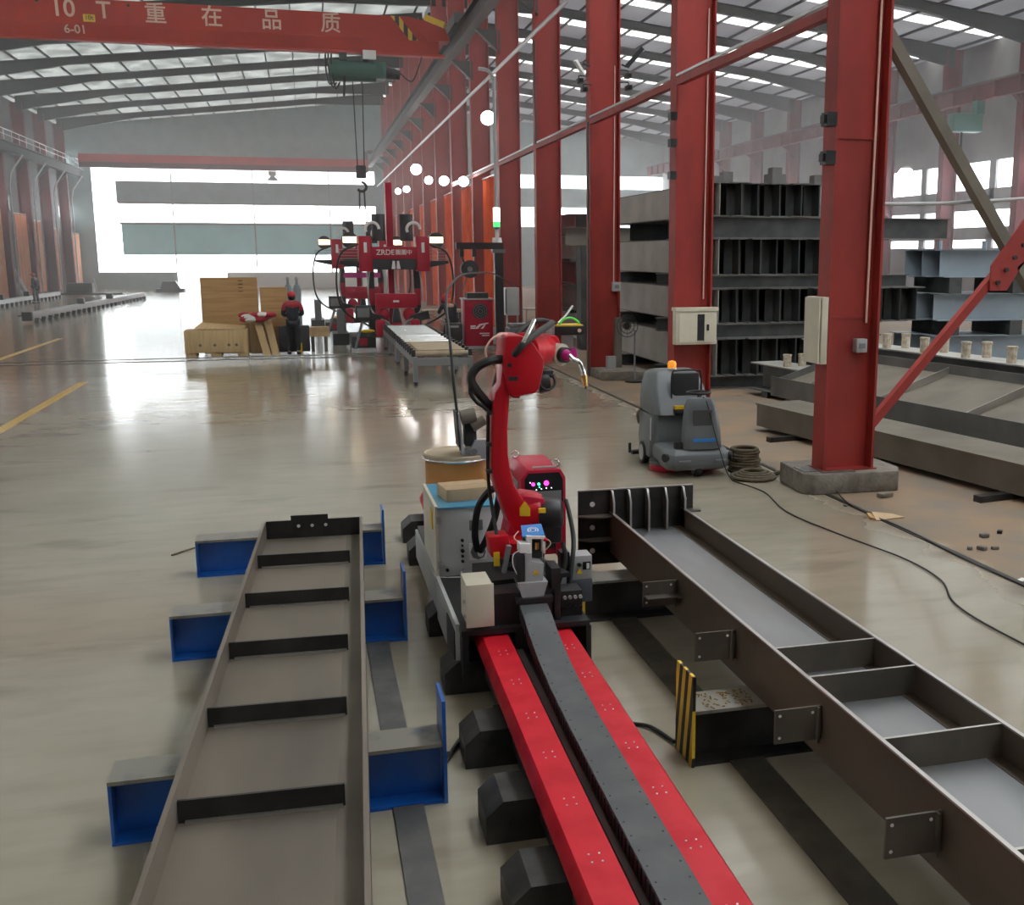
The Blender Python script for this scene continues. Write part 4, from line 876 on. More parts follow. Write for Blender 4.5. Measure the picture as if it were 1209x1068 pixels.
# girder lying on its side behind it, with stiffeners, then the studded girder
lg = thing('side_girder', 'tan girder lying on its side behind the long box girder', 'girder', (8.1, 17.8, 0))
q0 = Vector((8.0, 17.8, 0))
def qb(p, L, w, z0, z1, tilt=0):
    a = [p, p + r_ * w, p + r_ * w + d * L, p + d * L]; return [(v.x, v.y, z0 + (tilt if i in (1, 2) else 0)) for i, v in enumerate(a)] + [(v.x, v.y, z1 + (tilt if i in (1, 2) else 0)) for i, v in enumerate(a)]
W(lg).hexa(qb(q0, 12, 1.5, .46, .48, .42)).build('web', 'tan_steel', lg)
W(lg).hexa(qb(q0 - r_ * .02, 12, .025, .30, .64)).build('flange', 'stock_grey', lg); W(lg).hexa(qb(q0 + r_ * 1.5, 12, .025, .70, 1.05)).build('flange', 'stock_grey', lg)
for i in range(6): W(lg).hexa(qb(q0 + d * (1.0 + i * 1.9) + r_ * .05, .015, 1.4, .48, .60, .42)).build('stiffener', 'edge_steel', lg)
W(lg).hexa(qb(q0 + d * .1, .02, 1.5, .36, .60, .42)).build('end_plate', 'stock_grey', lg)
for i in range(6):
    c = q0 + d * (.8 + i * 1.55) - r_ * .1
    mesh1(MB().hexa(qb(c - r_ * .25, .16, .6, 0, .30)), 'angle_cleat', 'stud', '%s short steel packer from the far end under the tan girder' % ORD[i], 'packer', 'packers under the tan girder')
for i in range(2): mesh1(MB().hexa(qb(q0 + d * (1.5 + i * 6) + r_ * .9, .3, .5, 0, .68)), 'support_block', 'stock_dark', '%s dark block carrying the back of the tan girder' % ('far', 'near')[i], 'block', 'blocks under the tan girder')
sg = thing('studded_girder', 'upright grey girder carrying rows of shear studs behind the tan girder', 'girder', (9.9, 18.6, .45))
s0 = Vector((9.75, 19.8, 0))
W(sg).hexa(qb(s0, 13, .02, .47, 1.12)).build('web', 'stock_grey', sg); W(sg).hexa(qb(s0 - r_ * .2, 13, .42, .45, .47)).build('flange', 'stock_grey', sg); W(sg).hexa(qb(s0 - r_ * .25, 13, .62, 1.12, 1.145)).build('flange', 'stock_web', sg)
for i in range(12):
    for s_ in (0, 1):
        c = s0 + d * (.5 + i * 1.0 + s_ * .15) + r_ * (-.14 + .30 * s_)
        W(sg).lathe((c.x, c.y, 1.145), [(.075, 0), (.075, .22), (.085, .23), (.085, .26)], 10).build('shear_stud', 'stud', sg)
for i in range(3): mesh1(MB().hexa(qb(s0 + d * (1 + i * 5) - r_ * .2, .25, .42, 0, .45)), 'support_block', 'stock_dark', '%s dark block from the far end under the studded girder' % ORD[i], 'block', 'blocks under the studded girder')
wg = thing('tapered_girder', 'grey tapered girder end with four pale studs left of the nearest red column', 'girder', (9.3, 20.4, 0))
u0 = Vector((8.55, 20.3, 0)); W(wg).hexa(qb(u0, 4.5, .9, .12, .14)).build('flange', 'stock_grey', wg); W(wg).hexa(qb(u0 + r_ * .4, 4.5, .03, .14, .62)).build('web', 'stock_grey', wg); W(wg).hexa(qb(u0 + r_ * .1, 4.5, .7, .62, .645)).build('flange', 'stock_web', wg)
for i in range(2):
    for s_ in range(2):
        c = u0 + d * (1.1 + i * 1.1) + r_ * (.25 + .35 * s_); W(wg).lathe((c.x, c.y, .645), [(.08, 0), (.08, .2), (.09, .21), (.09, .24)], 10).build('shear_stud', 'stud', wg)
mesh1(MB().hexa(qb(u0 + d * .6, .2, .9, 0, .12)).hexa(qb(u0 + d * 3.6, .2, .9, 0, .12)), 'timber_bearer', 'stock_dark', 'dark bearers under the tapered girder end', 'bearer')
# standing fan and small items round the third column
fn = thing('pedestal_fan', 'dark pedestal fan beside the third red column', 'fan', (6.95, 22.85, 0))
W(fn).cyl((6.95, 22.85, 0), (6.95, 22.85, 1.15), .022, n=8).build('pole', 'mid_grey', fn); W(fn).cyl((6.95, 22.85, 0), (6.95, 22.85, .04), .22).build('base', 'black_metal', fn)
m = W(fn); c = Vector((6.75, 22.75, 1.25))
for q in (.08, .16, .24): m.torus(c, q, .008, 'y')
for i in range(12): m.cyl(c, c + Vector((.24 * math.cos(i * PI / 6), 0, .24 * math.sin(i * PI / 6))), .004, n=5)
m.build('guard', 'black_metal', fn); W(fn).cyl((6.75, 22.77, 1.25), (6.75, 22.95, 1.25), .07).build('motor', 'black_metal', fn)
mesh1(MB().box(6.30, 7.4, 23.2, 24.3, 0, .2), 'concrete_block', 'concrete', 'grey concrete block at the foot of the third red column', 'block', bevel=.015)
mesh1(MB().box(6.62, 6.82, 23.9, 24.06, .2, .48), 'grey_tin', 'light_grey', 'small pale grey box on the concrete block at the third column', 'box')
mesh1(MB().box(6.86, 7.02, 24.1, 24.24, .2, 1.35), 'steel_offcut', 'tan_steel', 'upright grey steel offcut leaning at the third red column', 'steel')
# ================================================================ foreground: girders on supports
def hsup(label, x0, x1, y, h, d, mat, plate, pmat, group, side=1, inner=None):
    """I section laid across, web facing the camera, tall stop plate at one end"""
    t = thing('girder_support', label, 'support', (x0, y, 0), 0, group)
    w = x1 - x0
    MB().box(0, w, d * .5 - .008, d * .5 + .008, .015, h - .02).build('web', mat, t)
    MB().box(0, w, 0, d, 0, .018).build('flange', mat, t)
    MB().box(0, w, 0, d, h - .02, h).build('flange', 'worn_top', t, label='worn bare top flange')
    e0, e1 = (w - .018, w) if side > 0 else (0, .018)
    MB().box(e0 + .02 * side, e1 + .02 * side, -.01, d + .01, 0, plate).build('stop_plate', pmat, t)
    o0, o1 = (0, .015) if side > 0 else (w - .015, w)
    MB().box(o0, o1, .004, d - .004, .018, h - .02).build('end_plate', mat, t)
    return t
bl = ['second nearest blue support under the near end of the ladder shaped girder', 'blue support under the middle of the ladder shaped girder', 'farthest blue support behind the ladder shaped girder end']
bl[0] = 'nearest blue support under the ladder shaped girder'
for (x0, x1, y, p), lab in zip(((-1.03, .56, 5.2, .56), (-1.03, .575, 7.67, .53), (-1.05, .56, 9.74, .51)), bl):
    hsup(lab, x0, x1, y, .33, .24, 'blue_paint', p, 'blue_paint', 'blue supports under the left girder')
for (y, p), lab in zip(((5.23, .53), (7.69, .50)), ('nearest dark support with a striped stop plate under the right girder', 'farther dark support with a striped stop plate beside the robot carriage')):
    t = hsup(lab, 1.95, 3.35, y, .325, .26, 'dark_plate', p, 'hazard', 'dark supports under the right girder', -1)
# ladder shaped girder lying on its side
G = thing('ladder_girder', 'long brown steel girder lying on its side with cross stiffeners, on blue supports', 'girder', (-.44, 9.12, .33), math.atan2(-.27, 5.7) * -1 * -1)
G.rotation_euler = (0, 0, -math.atan2(.25, 5.7))      # runs slightly towards the left as it comes closer
LG, GW = 8.4, .80
for x, nm in ((0, 'flange'), (GW - .02, 'flange')):
    f = MB().box(x, x + .02, -LG, 0, 0, .285).build(nm, 'web_steel' if x == 0 else 'brown_flange', G)
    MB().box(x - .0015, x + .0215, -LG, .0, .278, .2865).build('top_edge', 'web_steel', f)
MB().box(.02, GW - .02, -LG, 0, .12, .135).build('web', 'web_steel', G)
MB().box(.665, GW - .021, -LG, -.02, .1351, .1365).build('mill_strip', 'tan_steel', G)
for i in range(7):
    y = -.86 - .95 * i
    s = MB().prism([(.022, .135), (.70, .135), (.70, .235), (.022, .235)], 'y', y - .007, y + .007).build('stiffener', 'dark_plate', G)
    MB().box(.05, .69, y - .022, y - .007, .135, .147).build('weld_bead', 'edge_steel', s)
ep = MB().prism([(-.0, .02), (GW, .02), (GW, .285), (GW - .28, .285), (GW - .28, .325), (.22, .325), (.22, .285), (0, .285)], 'y', .0, .016).build('end_plate', 'dark_plate', G)
for x in (.28, .39, .50): MB().cyl((x, -.003, .235), (x, .0, .235), .014, n=12).build('bolt_hole', 'white', ep)
# trough girder on the right
R = thing('trough_girder', 'heavy dark steel girder lying on its side with a ribbed end plate, on striped supports', 'girder', (2.36, 8.46, .33))
LR = 8.6
for x in (0, .63): 
    f = MB().box(x, x + .02, -LR, 0, 0, .35).build('flange', 'brown_flange', R)
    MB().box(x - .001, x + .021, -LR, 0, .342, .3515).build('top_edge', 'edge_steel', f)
MB().box(.02, .63, -LR, 0, .17, .185).build('web', 'bright_web', R)
MB().box(.56, .63, -LR, 0, .185, .189).build('mill_strip', 'brown_flange', R)
ep = MB()
bmq = ep.box(-.27, .74, 0, .022, -.10, .54).build('end_plate', 'dark_plate', R)
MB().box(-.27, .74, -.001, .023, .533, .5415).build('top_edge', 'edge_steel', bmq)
for x, z in ((-.15, .42), (-.15, .22), (-.15, .02), (.66, .42)): MB().cyl((x, -.006, z), (x, .0, z), .022, n=14).build('bolt_hole', 'white', bmq)
for i, x in enumerate((0.005, .15, .31, .47, .63)):
    s = MB().prism([(0, .17), (-.10, .17), (-.10, .44), (-.05, .53), (0, .53)], 'x', x, x + .014).build('fin', 'mill_steel', R)
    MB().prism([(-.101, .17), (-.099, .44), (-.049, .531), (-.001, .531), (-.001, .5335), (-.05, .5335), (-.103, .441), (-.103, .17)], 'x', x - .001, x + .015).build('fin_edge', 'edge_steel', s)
for z in (.32, .12):
    MB().prism([(-.27, 0), (.0, 0), (.0, -.10), (-.1, -.115), (-.2, -.09), (-.27, -.04)], 'z', z, z + .012).build('shelf_plate', 'mill_steel', R)
MB().prism([(.65, 0), (.76, 0), (.80, -.04), (.78, -.09), (.65, -.1)], 'z', .32, .332).build('shelf_plate', 'mill_steel', R)
for i, y in enumerate((-3.30, -3.72, -4.46, -5.4, -6.4)):
    s = MB().box(.02, .63, y - .006, y + .006, .185, .345).build('stiffener', 'mill_steel', R)
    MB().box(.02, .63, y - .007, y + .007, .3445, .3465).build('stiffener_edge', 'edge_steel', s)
for i, y in enumerate((-1.74, -2.78, -3.91, -4.97)):
    b = MB().prism([(-.25, .10), (0, .10), (0, .275), (-.25, .275)], 'y', y - .006, y + .006).build('bracket', 'mill_steel', R)
    for x, z in ((-.225, .13), (-.225, .245), (-.05, .245)): MB().cyl((x, y - .008, z), (x, y - .006, z), .008, n=8).build('bolt_hole', 'white', b)
    MB().box(-.03, -.02, y - .03, y - .006, .09, .275).build('rib', 'mill_steel', b)
    if i == 0: MB().box(-.24, .0, y - .09, y - .006, .17, .182).build('ledge', 'mill_steel', b)
# steel strips on the floor
tag(MB().box(.30, .455, 2.5, 8.6, 0, .012).build('floor_strip', 'floor_plate'), 'grey flat steel strip on the floor right of the ladder shaped girder', 'steel strip')
tag(MB().box(2.16, 2.36, 1.5, 9.6, 0, .012).build('floor_strip', 'floor_plate_dark'), 'brown flat steel strip on the floor under the right girder', 'steel strip')
# steel sheet scraps on the support and a small weight
tag(MB().box(-.42, -.34, 9.86, 9.93, .33, .36).build('steel_scrap', 'dark_plate'), 'small dark steel scrap on the farthest blue support', 'scrap')
m = MB()
for i in range(60): m.obox((2.02 + random.random() * .3, 5.25 + random.random() * .2, .328), (.012 + random.random() * .02, .008, .004), (0, 0, random.random() * 3))
tag(m.build('weld_spatter', 'gold_brass'), 'shiny weld scrap strewn on the nearest dark support', 'scrap', kind='stuff')
# cables of the foreground
def cable(pts, r, label, mat='black_rubber', name='floor_cable'): return tag(MB().tube(pts, r, zmin=r).build(name, mat), label, 'cable')
cable([(.60, 5.3, .22), (.62, 5.6, .03), (.78, 5.95, .022), (.95, 6.05, .022), (.99, 6.02, .12)], .014, 'black cable looping from the nearest blue support to the red track')
cable([(1.62, 5.85, .12), (1.74, 5.85, .02), (1.86, 5.75, .018), (1.93, 5.52, .018)], .012, 'black cable on the floor between the red track and the striped support')
cable([(4.80, 12.78, 1.01), (4.84, 12.72, .92), (4.92, 12.5, .4), (5.03, 12.3, .012), (5.15, 11.6, .012), (4.98, 10.6, .012), (5.08, 9.6, .012), (5.25, 8.6, .012), (5.20, 7.9, .012), (4.95, 7.3, .012), (4.9, 6.5, .012), (5.0, 5.0, .012)], .0075, 'thin black cable trailing from the floor scrubber across the floor')
cable([(5.95, 11.29, .03), (5.80, 10.6, .015), (5.83, 9.5, .012), (5.78, 8.4, .012), (5.80, 7.4, .012), (5.8, 6, .012)], .008, 'black cable along the gully from the concrete footing')
# ================================================================ robot track
YAW, PIT, FPX = math.radians(15.37), math.radians(10.44), 1270.
def at(px, py, Y):
    """survey helper: where the sight line of a measured photo point meets the upright plane y = Y"""
    a, b = (px - 715) / FPX, -(py - 534) / FPX
    f = math.cos(PIT) + b * math.sin(PIT); u = -math.sin(PIT) + b * math.cos(PIT)
    x = a * math.cos(YAW) + f * math.sin(YAW); y = -a * math.sin(YAW) + f * math.cos(YAW)
    return Vector((x * Y / y, Y, 2.8 + u * Y / y))
YR = 7.2
def poly(pts, Y): return [(at(a, b, Y).x, at(a, b, Y).z) for a, b in pts]
def face(px0, py0, px1, py1, Y):
    c = at((px0 + px1) / 2, (py0 + py1) / 2, Y)
    return at(px0, (py0 + py1) / 2, Y).x, at(px1, (py0 + py1) / 2, Y).x, at((px0 + px1) / 2, py1, Y).z, at((px0 + px1) / 2, py0, Y).z
def fbox(mb, px0, py0, px1, py1, Y, y0, y1):
    a, b, c, d = face(px0, py0, px1, py1, Y); return mb.box(a, b, y0, y1, c, d)
T = thing('robot_track', 'long red covered floor track on black feet running under the robot carriage', 'track', (.975, 6.45, 0), -.016)
YN, YF = -5.4, 4.45
MB().box(.02, .57, YN, YF, .10, .25).build('bed', 'black_metal', T)
for x in (.24, .38): MB().box(x - .02, x + .02, YN, YF, .25, .29).build('guide_rail', 'mid_grey', T)
MB().prism([(-.03, .31), (-.03, .345), (0, .40), (.165, .40), (.165, .31), (.155, .31), (.155, .39), (.005, .39), (-.02, .34), (-.02, .31)], 'y', YN, YF).build('cover', 'cover_red', T)
MB().prism([(.42, .31), (.42, .40), (.575, .40), (.605, .36), (.605, .31), (.595, .31), (.595, .355), (.57, .39), (.43, .39), (.43, .31)], 'y', YN, YF).build('cover', 'cover_red', T)
for x in (.0, .43): MB().box(x, x + .14, YN, YF, .25, .31).build('cover_base', 'black_metal', T)
for j in range(9):
    for x0 in (.083, .50):
        y = -.25 - .47 * j
        b0 = MB()
        for dx in (-.022, .022):
            for dy in (-.03, .03):
                MB().cyl((x0 + dx, y + dy, .40), (x0 + dx, y + dy, .4035), .0045, n=8).build('cover_bolt', 'white', T) if j < 8 else None
        b0.bm.free()
fts = [4.0, 4.73, 5.53, 6.58, 7.69, 9.61, 10.42]
for y in fts:
    yy = y - 6.45
    MB().prism([(-.24, 0), (-.24, .14), (-.155, .215), (.64, .215), (.70, .15), (.70, 0)], 'y', yy, yy + .30).build('foot', 'black_block', T)
for y in (5.75, 7.0, 8.4): MB().box(-.03, .06, y - 6.45, y - 6.3, 0, .20).build('leveller', 'black_block', T)
for y in (4.9, 5.6, 6.3): MB().box(.57, .66, y - 6.45, y - 6.15, .17, .26).build('side_bracket', 'black_metal', T)
ch = thing('drag_chain', 'dark grey cable drag chain running between the red covers up to the carriage', 'cable chain', (1.3, 6.4, .58))
prof = [(6.55, .60), (6.38, .575), (6.15, .515), (5.85, .46), (5.5, .43), (5.1, .42), (4.5, .415), (3.8, .415), (3.0, .415), (1.2, .415)]
def chy(y):
    for (a, za), (b, zb) in zip(prof, prof[1:]):
        if b <= y <= a: t = (a - y) / (a - b); return za + (zb - za) * t
    return .415
xc = lambda y: 1.305 - .0155 * (6.5 - y)
n = 92; ys = [6.5 - i * .058 for i in range(n)]
top = W(ch)
for a, b in zip(ys, ys[1:]):
    x = xc(a); za, zb = chy(a), chy(b)
    top.hexa([(x - .09, b, zb - .012), (x + .09, b, zb - .012), (x + .09, a, za - .012), (x - .09, a, za - .012),
              (x - .09, b, zb), (x + .09, b, zb), (x + .09, a, za), (x - .09, a, za)])
top.build('lid_strip', 'chain_grey', ch)
for sx in (-1, 1):
    sd = W(ch)
    for a, b in zip(ys, ys[1:]):
        x = xc(a) + sx * .087; za, zb = chy(a), chy(b); y0, y1 = a - .045, a - .008
        sd.hexa([(x - .006, y0, zb - .085), (x + .006, y0, zb - .085), (x + .006, y1, za - .085), (x - .006, y1, za - .085), (x - .006, y0 - .004, zb - .012), (x + .006, y0 - .004, zb - .012), (x + .006, y1, za - .012), (x - .006, y1, za - .012)])
    sd.build('side_links', 'black_metal', ch)
    rd = W(ch)
    for a, b in zip(ys, ys[1:]):
        x = xc(a) + sx * .087; rd.hexa([(x - .004, b, chy(b) - .095), (x + .004, b, chy(b) - .095), (x + .004, a, chy(a) - .095), (x - .004, a, chy(a) - .095), (x - .004, b, chy(b) - .083), (x + .004, b, chy(b) - .083), (x + .004, a, chy(a) - .083), (x - .004, a, chy(a) - .083)])
    rd.build('lower_rail', 'black_metal', ch)
rv = W(ch)
for a in ys[::2]:
    for sx in (-1, 1): rv.box(xc(a) + sx * .07 - .004, xc(a) + sx * .07 + .004, a - .004, a + .004, chy(a) - .002, chy(a) + .002)
rv.build('rivets', 'black_metal', ch)['kind'] = 'stuff'

# ================================================================ carriage
C_ = thing('robot_carriage', 'black travelling carriage straddling the red track under the robot', 'carriage', (.84, 6.5, 0))
W(C_).box(.84, 1.68, 6.5, 9.3, .415, .45).build('deck', 'black_metal', C_)
W(C_).box(.845, .885, 6.5, 9.3, .12, .415).build('side_skirt', 'black_metal', C_); W(C_).box(1.655, 1.69, 6.5, 9.3, .12, .415).build('side_skirt', 'black_metal', C_)
W(C_).box(1.19, 1.44, 6.5, 6.52, .30, .415).build('front_lip', 'black_metal', C_)
W(C_).box(1.03, 1.46, 6.56, 7.3, .45, .66).build('pedestal', 'black_metal', C_)
W(C_).prism([(1.08, 6.75), (1.62, 6.80), (1.50, 7.25), (1.16, 7.2)], 'z', .66, .69).build('pedestal_plate', 'black_metal', C_)
W(C_).box(1.20, 1.44, 6.50, 6.62, .60, .63).build('chain_bracket', 'black_metal', C_)
W(C_).box(1.44, 1.50, 6.56, 6.75, .45, .80).build('pillar', 'black_metal', C_)
W(C_).box(.82, .845, 6.62, 7.75, .14, .46).build('side_panel', 'cabinet_grey', C_); W(C_).box(.82, .845, 7.78, 9.3, .17, .42).build('side_panel', 'cabinet_grey', C_)
W(C_).box(.812, .82, 6.66, 7.05, .16, .40).build('black_panel', 'black_metal', C_)
vb = W(C_).box(1.52, 1.66, 6.62, 6.78, .45, .62).build('valve_block', 'black_metal', C_)
for i in range(4):
    W(C_).cyl((1.54 + i * .035, 6.60, .58), (1.54 + i * .035, 6.62, .58), .012, n=8).build('fitting', 'light_grey', vb)
    W(C_).cyl((1.54 + i * .035, 6.60, .51), (1.54 + i * .035, 6.62, .51), .012, n=8).build('fitting', 'black_rubber', vb)
W(C_).box(1.50, 1.62, 6.9, 7.0, .45, .66).build('drive_motor', 'light_grey', C_, bevel=.01)
# cabinets
cb_ = thing('control_cabinet', 'pale grey control cabinet on the carriage with a row of black plugs', 'cabinet', (.84, 7.7, .45))
W(cb_).box(.845, 1.33, 7.72, 8.55, .45, .965).build('case', 'cabinet_grey', cb_, bevel=.006)
dr = W(cb_).box(.825, .847, 7.71, 8.55, .46, .985).build('side_door', 'cream', cb_)
for z in (.52, .86): W(cb_).box(.832, .862, 7.69, 7.712, z, z + .05).build('hinge', 'light_grey', dr)
W(cb_).box(.818, .825, 7.85, 8.0, .78, .92).build('warning_label', 'yellow', dr)
W(cb_).box(.84, 1.33, 7.70, 8.56, .965, .978).build('protective_film', 'blue_film', cb_)
for z, r in ((.72, .012), (.68, .008), (.64, .014), (.60, .011), (.56, .011)): W(cb_).cyl((1.02, 7.70, z), (1.02, 7.72, z), r, n=12).build('plug', 'black_rubber', cb_)
W(cb_).cyl((.905, 7.70, .50), (.905, 7.72, .50), .012, n=12).build('plug', 'black_rubber', cb_)
W(cb_).box(1.075, 1.175, 7.70, 7.72, .79, .87).build('latch_box', 'mid_grey', cb_, bevel=.006)
cp = W(cb_).box(1.07, 1.20, 7.705, 7.72, .565, .69).build('cable_plate', 'white', cb_)
W(cb_).cyl((1.135, 7.69, .628), (1.135, 7.705, .628), .058, n=8).build('gland', 'mid_grey', cp); W(cb_).cyl((1.15, 7.68, .615), (1.15, 7.69, .615), .022, n=14).build('gland_eye', 'white', cp)
for z in (.55,): W(cb_).tube([(.845, 7.69, .455), (1.0, 7.66, .455), (1.0, 7.66, .49), (1.02, 7.71, .50)], .007).build('drain_tube', 'chrome', cb_)
for q, pts in enumerate(([(1.125, 7.675, .65), (1.10, 7.60, .80), (1.12, 7.55, 1.0), (1.20, 7.5, 1.13), (1.27, 7.45, 1.16)], [(1.145, 7.675, .64), (1.19, 7.6, .76), (1.25, 7.55, .95), (1.28, 7.5, 1.2)])):
    tag(MB().tube(pts, .026).build('robot_hose', 'black_rubber'), 'thick black hose rising from the cabinet to the robot, %s one' % ('left', 'right')[q], 'hose', 'hoses from cabinet to robot')
jb = thing('junction_box', 'cream junction box hung on the front of the carriage', 'electrical box', (.86, 6.46, .47))
W(jb).box(.875, 1.04, 6.47, 6.75, .49, .76).build('case', 'cream', jb, bevel=.006); W(jb).box(.868, 1.045, 6.455, 6.475, .485, .765).build('door', 'cream', jb, bevel=.004)
W(jb).cyl((.86, 6.52, .64), (.875, 6.52, .64), .012, n=10).build('lock', 'chrome', jb); W(jb).cyl((.86, 6.52, .545), (.875, 6.52, .545), .012, n=10).build('lock', 'chrome', jb)
W(jb).cyl((.93, 6.6, .45), (.93, 6.6, .49), .03, n=10).build('stand', 'black_metal', jb)
# cardboard box and wire drum
kb = thing('cardboard_carton', 'long pale cardboard carton lying on the grey cabinet', 'carton', (1.08, 8.05, .978), .12)
MB().box(-.17, .20, -.17, .12, 0, .095).build('carton', 'cardboard', kb, bevel=.004); MB().box(-.17, .20, -.03, -.006, .095, .097).build('flap_gap', 'pine', kb)
wd = thing('wire_drum', 'orange brown cardboard welding wire drum behind the cabinet', 'drum', (1.16, 8.95, .45))
MB().lathe((0, 0, 0), [(.265, 0), (.27, .02), (.27, .64), (.265, .66)], 36).build('barrel', 'drum_card', wd)
MB().lathe((0, 0, .655), [(.275, 0), (.285, .01), (.285, .05), (.275, .06), (.26, .05), (.20, .055), (.02, .07)], 36).build('lid', 'sandy_panel', wd)
MB().torus((0, 0, .67), .284, .012, 'z', 40).build('clamp_ring', 'chrome', wd)
wf = thing('wire_feeder', 'grey wire feeding unit with motors standing on the wire drum', 'wire feeder', (1.22, 8.8, 1.19))
A = lambda px, py: at(px, py, 8.75)
W(wf).prism(poly([(545, 541), (576, 541), (576, 518), (560, 519), (556, 528), (545, 530)], 8.75), 'y', 8.72, 8.80).build('bracket', 'light_grey', wf)
for px, r in ((551.5, .024), (560, .024)):
    c = at(px, 532.5, 8.72); W(wf).cyl((c.x, 8.70, c.z), (c.x, 8.73, c.z), r, n=16).build('drive_roll', 'mid_grey', wf)
W(wf).bar(A(540, 487) + Vector((0, .05, 0)), A(547, 540) + Vector((0, .05, 0)), .02, .22, (0, 1, 0)).build('side_plate', 'light_grey', wf)
W(wf).bar(A(537.5, 484), A(541, 526), .014, .2, (0, 1, 0)).build('back_plate', 'machine_dark', wf)
W(wf).cyl(A(544, 493), A(561, 489), .06, n=18).build('motor', 'tan_steel', wf); W(wf).cyl(A(557, 504), A(572, 495), .045, n=16).build('motor', 'tan_steel', wf)
fbox(W(wf), 549, 498, 563, 527, 8.76, 8.76, 8.9).build('gear_block', 'machine_dark', wf, bevel=.01)
tag(MB().tube([A(545, 532) + Vector((0, .04, 0)), A(541, 500), A(536, 455), at(531, 400, 8.9), at(527, 360, 9.3), at(530, 340, 10), at(545, 325, 12), at(565, 322, 16), at(585, 324, 20), at(608, 338, 24)], .012).build('wire_conduit', 'black_rubber'), 'thin black wire conduit arching up from the wire feeder', 'cable')
# welding power source
ws = thing('welding_power_source', 'red welding power source with a lit dark control panel behind the robot', 'welding machine', (1.7, 8.2, .45))
m = W(ws); y0, y1 = 8.1, 8.75
m.prism([(1.54, .45), (1.90, .45), (1.90, 1.07), (1.86, 1.14), (1.60, 1.14), (1.54, 1.07)], 'y', y0, y1).build('case', 'machine_red', ws, bevel=.008)
W(ws).prism([(1.57, .88), (1.875, .88), (1.875, 1.06), (1.845, 1.115), (1.60, 1.115), (1.57, 1.07)], 'y', y0 - .012, y0).build('control_panel', 'window_dark', ws)
W(ws).prism([(1.58, .89), (1.86, .89), (1.86, .97), (1.58, .97)], 'y', y0 - .016, y0 - .012).build('meter_strip', 'mid_grey', ws)
for x, z, mt, r in ((1.635, 1.03, 'led_pink', .014), (1.68, 1.03, 'led_green', .011), (1.74, 1.035, 'led_pink', .02), (1.61, 1.045, 'led_white', .004), (1.66, .985, 'led_white', .004), (1.70, .99, 'led_white', .004), (1.74, .995, 'led_white', .004), (1.78, .995, 'led_white', .004), (1.64, .965, 'led_white', .004), (1.685, 1.005, 'led_green', .005)):
    W(ws).cyl((x, y0 - .022, z), (x, y0 - .012, z), r, n=12).build('indicator', mt, ws)
gr = W(ws).box(1.53, 1.54, y0 + .1, y1 - .1, .75, 1.03).build('side_grille', 'light_grey', ws)
for (x, y) in ((1.60, 8.65), (1.84, 8.2)): W(ws).torus((x, y, 1.17), .028, .007, 'y', 16).build('lifting_eye', 'chrome', ws)
W(ws).tube([(1.64, 8.13, 1.135), (1.64, 8.13, 1.155), (1.83, 8.13, 1.155), (1.83, 8.13, 1.135)], .008, smooth=False).build('handle', 'light_grey', ws)
for x in (1.60, 1.84): W(ws).box(x - .025, x + .025, y0 - .03, y0, .45, .80).build('front_rib', 'machine_red', ws)
W(ws).box(1.625, 1.815, y0 - .01, y0, .5, .8).build('lower_panel', 'black_metal', ws)

# ================================================================ welding robot
Rb = thing('welding_robot', 'red articulated welding robot on the track carriage', 'robot', (1.38, 7.2, .69))
W(Rb).lathe((1.34, 7.08, .69), [(.17, 0), (.17, .03), (.13, .05), (.13, .10)], 28).build('base', 'black_metal', Rb)
W(Rb).lathe((1.34, 7.12, .79), [(.15, 0), (.165, .01), (.165, .08), (.14, .10)], 28).build('turntable', 'red_paint', Rb)
bx_ = W(Rb).prism(poly([(577, 634), (601, 632), (604, 652), (598, 660), (580, 658)], 6.98), 'y', 6.98, 7.15).build('cable_boss', 'red_paint', Rb, bevel=.01)
fbox(W(Rb), 583, 652, 590, 668, 6.97, 6.965, 6.98).build('yellow_label', 'yellow', bx_)
W(Rb).prism(poly([(599, 645), (604, 645), (596, 686), (592, 686)], 6.9), 'y', 6.9, 6.95).build('strut', 'mid_grey', Rb)
W(Rb).prism(poly([(590, 660), (640, 660), (646, 600), (640, 585), (616, 582), (600, 610)], 7.2), 'y', 7.12, 7.38).build('shoulder_bracket', 'machine_red', Rb, bevel=.02)
sh = W(Rb).cyl(at(608, 603, 7.25) + Vector((0, 0, .0)), at(640, 603, 7.2), .135, .12, n=28).build('shoulder', 'red_paint', Rb, bevel=.012)
W(Rb).prism(poly([(614, 609), (626, 609), (626, 600), (620, 592), (614, 600)], 7.05), 'y', 7.05, 7.068).build('warning_label', 'yellow', sh)
mo = W(Rb).cyl(at(638, 607, 7.2), at(664, 606, 7.15), .125, .10, n=24).build('shoulder_motor', 'black_metal', Rb, bevel=.015)
fbox(W(Rb), 636, 600, 644, 605, 7.06, 7.05, 7.075).build('small_label', 'yellow', mo)
fbox(W(Rb), 638, 612, 664, 642, 7.1, 7.1, 7.3).build('motor_cover', 'black_metal', Rb, bevel=.02)
low = [(579.5, 478), (578.3, 506), (578, 540), (578.8, 557), (583, 570), (590, 593), (597, 612), (607, 627), (617, 630), (626, 622), (626, 596), (614, 585), (605, 570), (600.5, 553), (597.5, 533), (597, 506), (599, 474), (601, 440), (600, 428), (590, 428), (587.5, 452), (581.5, 462)]
la = W(Rb).prism(poly(low, YR), 'y', YR - .09, YR + .13).build('lower_arm', 'red_paint', Rb, bevel=.018)
hz = [(592, 397), (596, 394.5), (612, 394.5), (626, 404), (638.5, 423), (637.5, 434), (632.5, 457), (628, 462), (612, 464.5), (599, 466), (594, 450), (590, 430), (592, 413)]
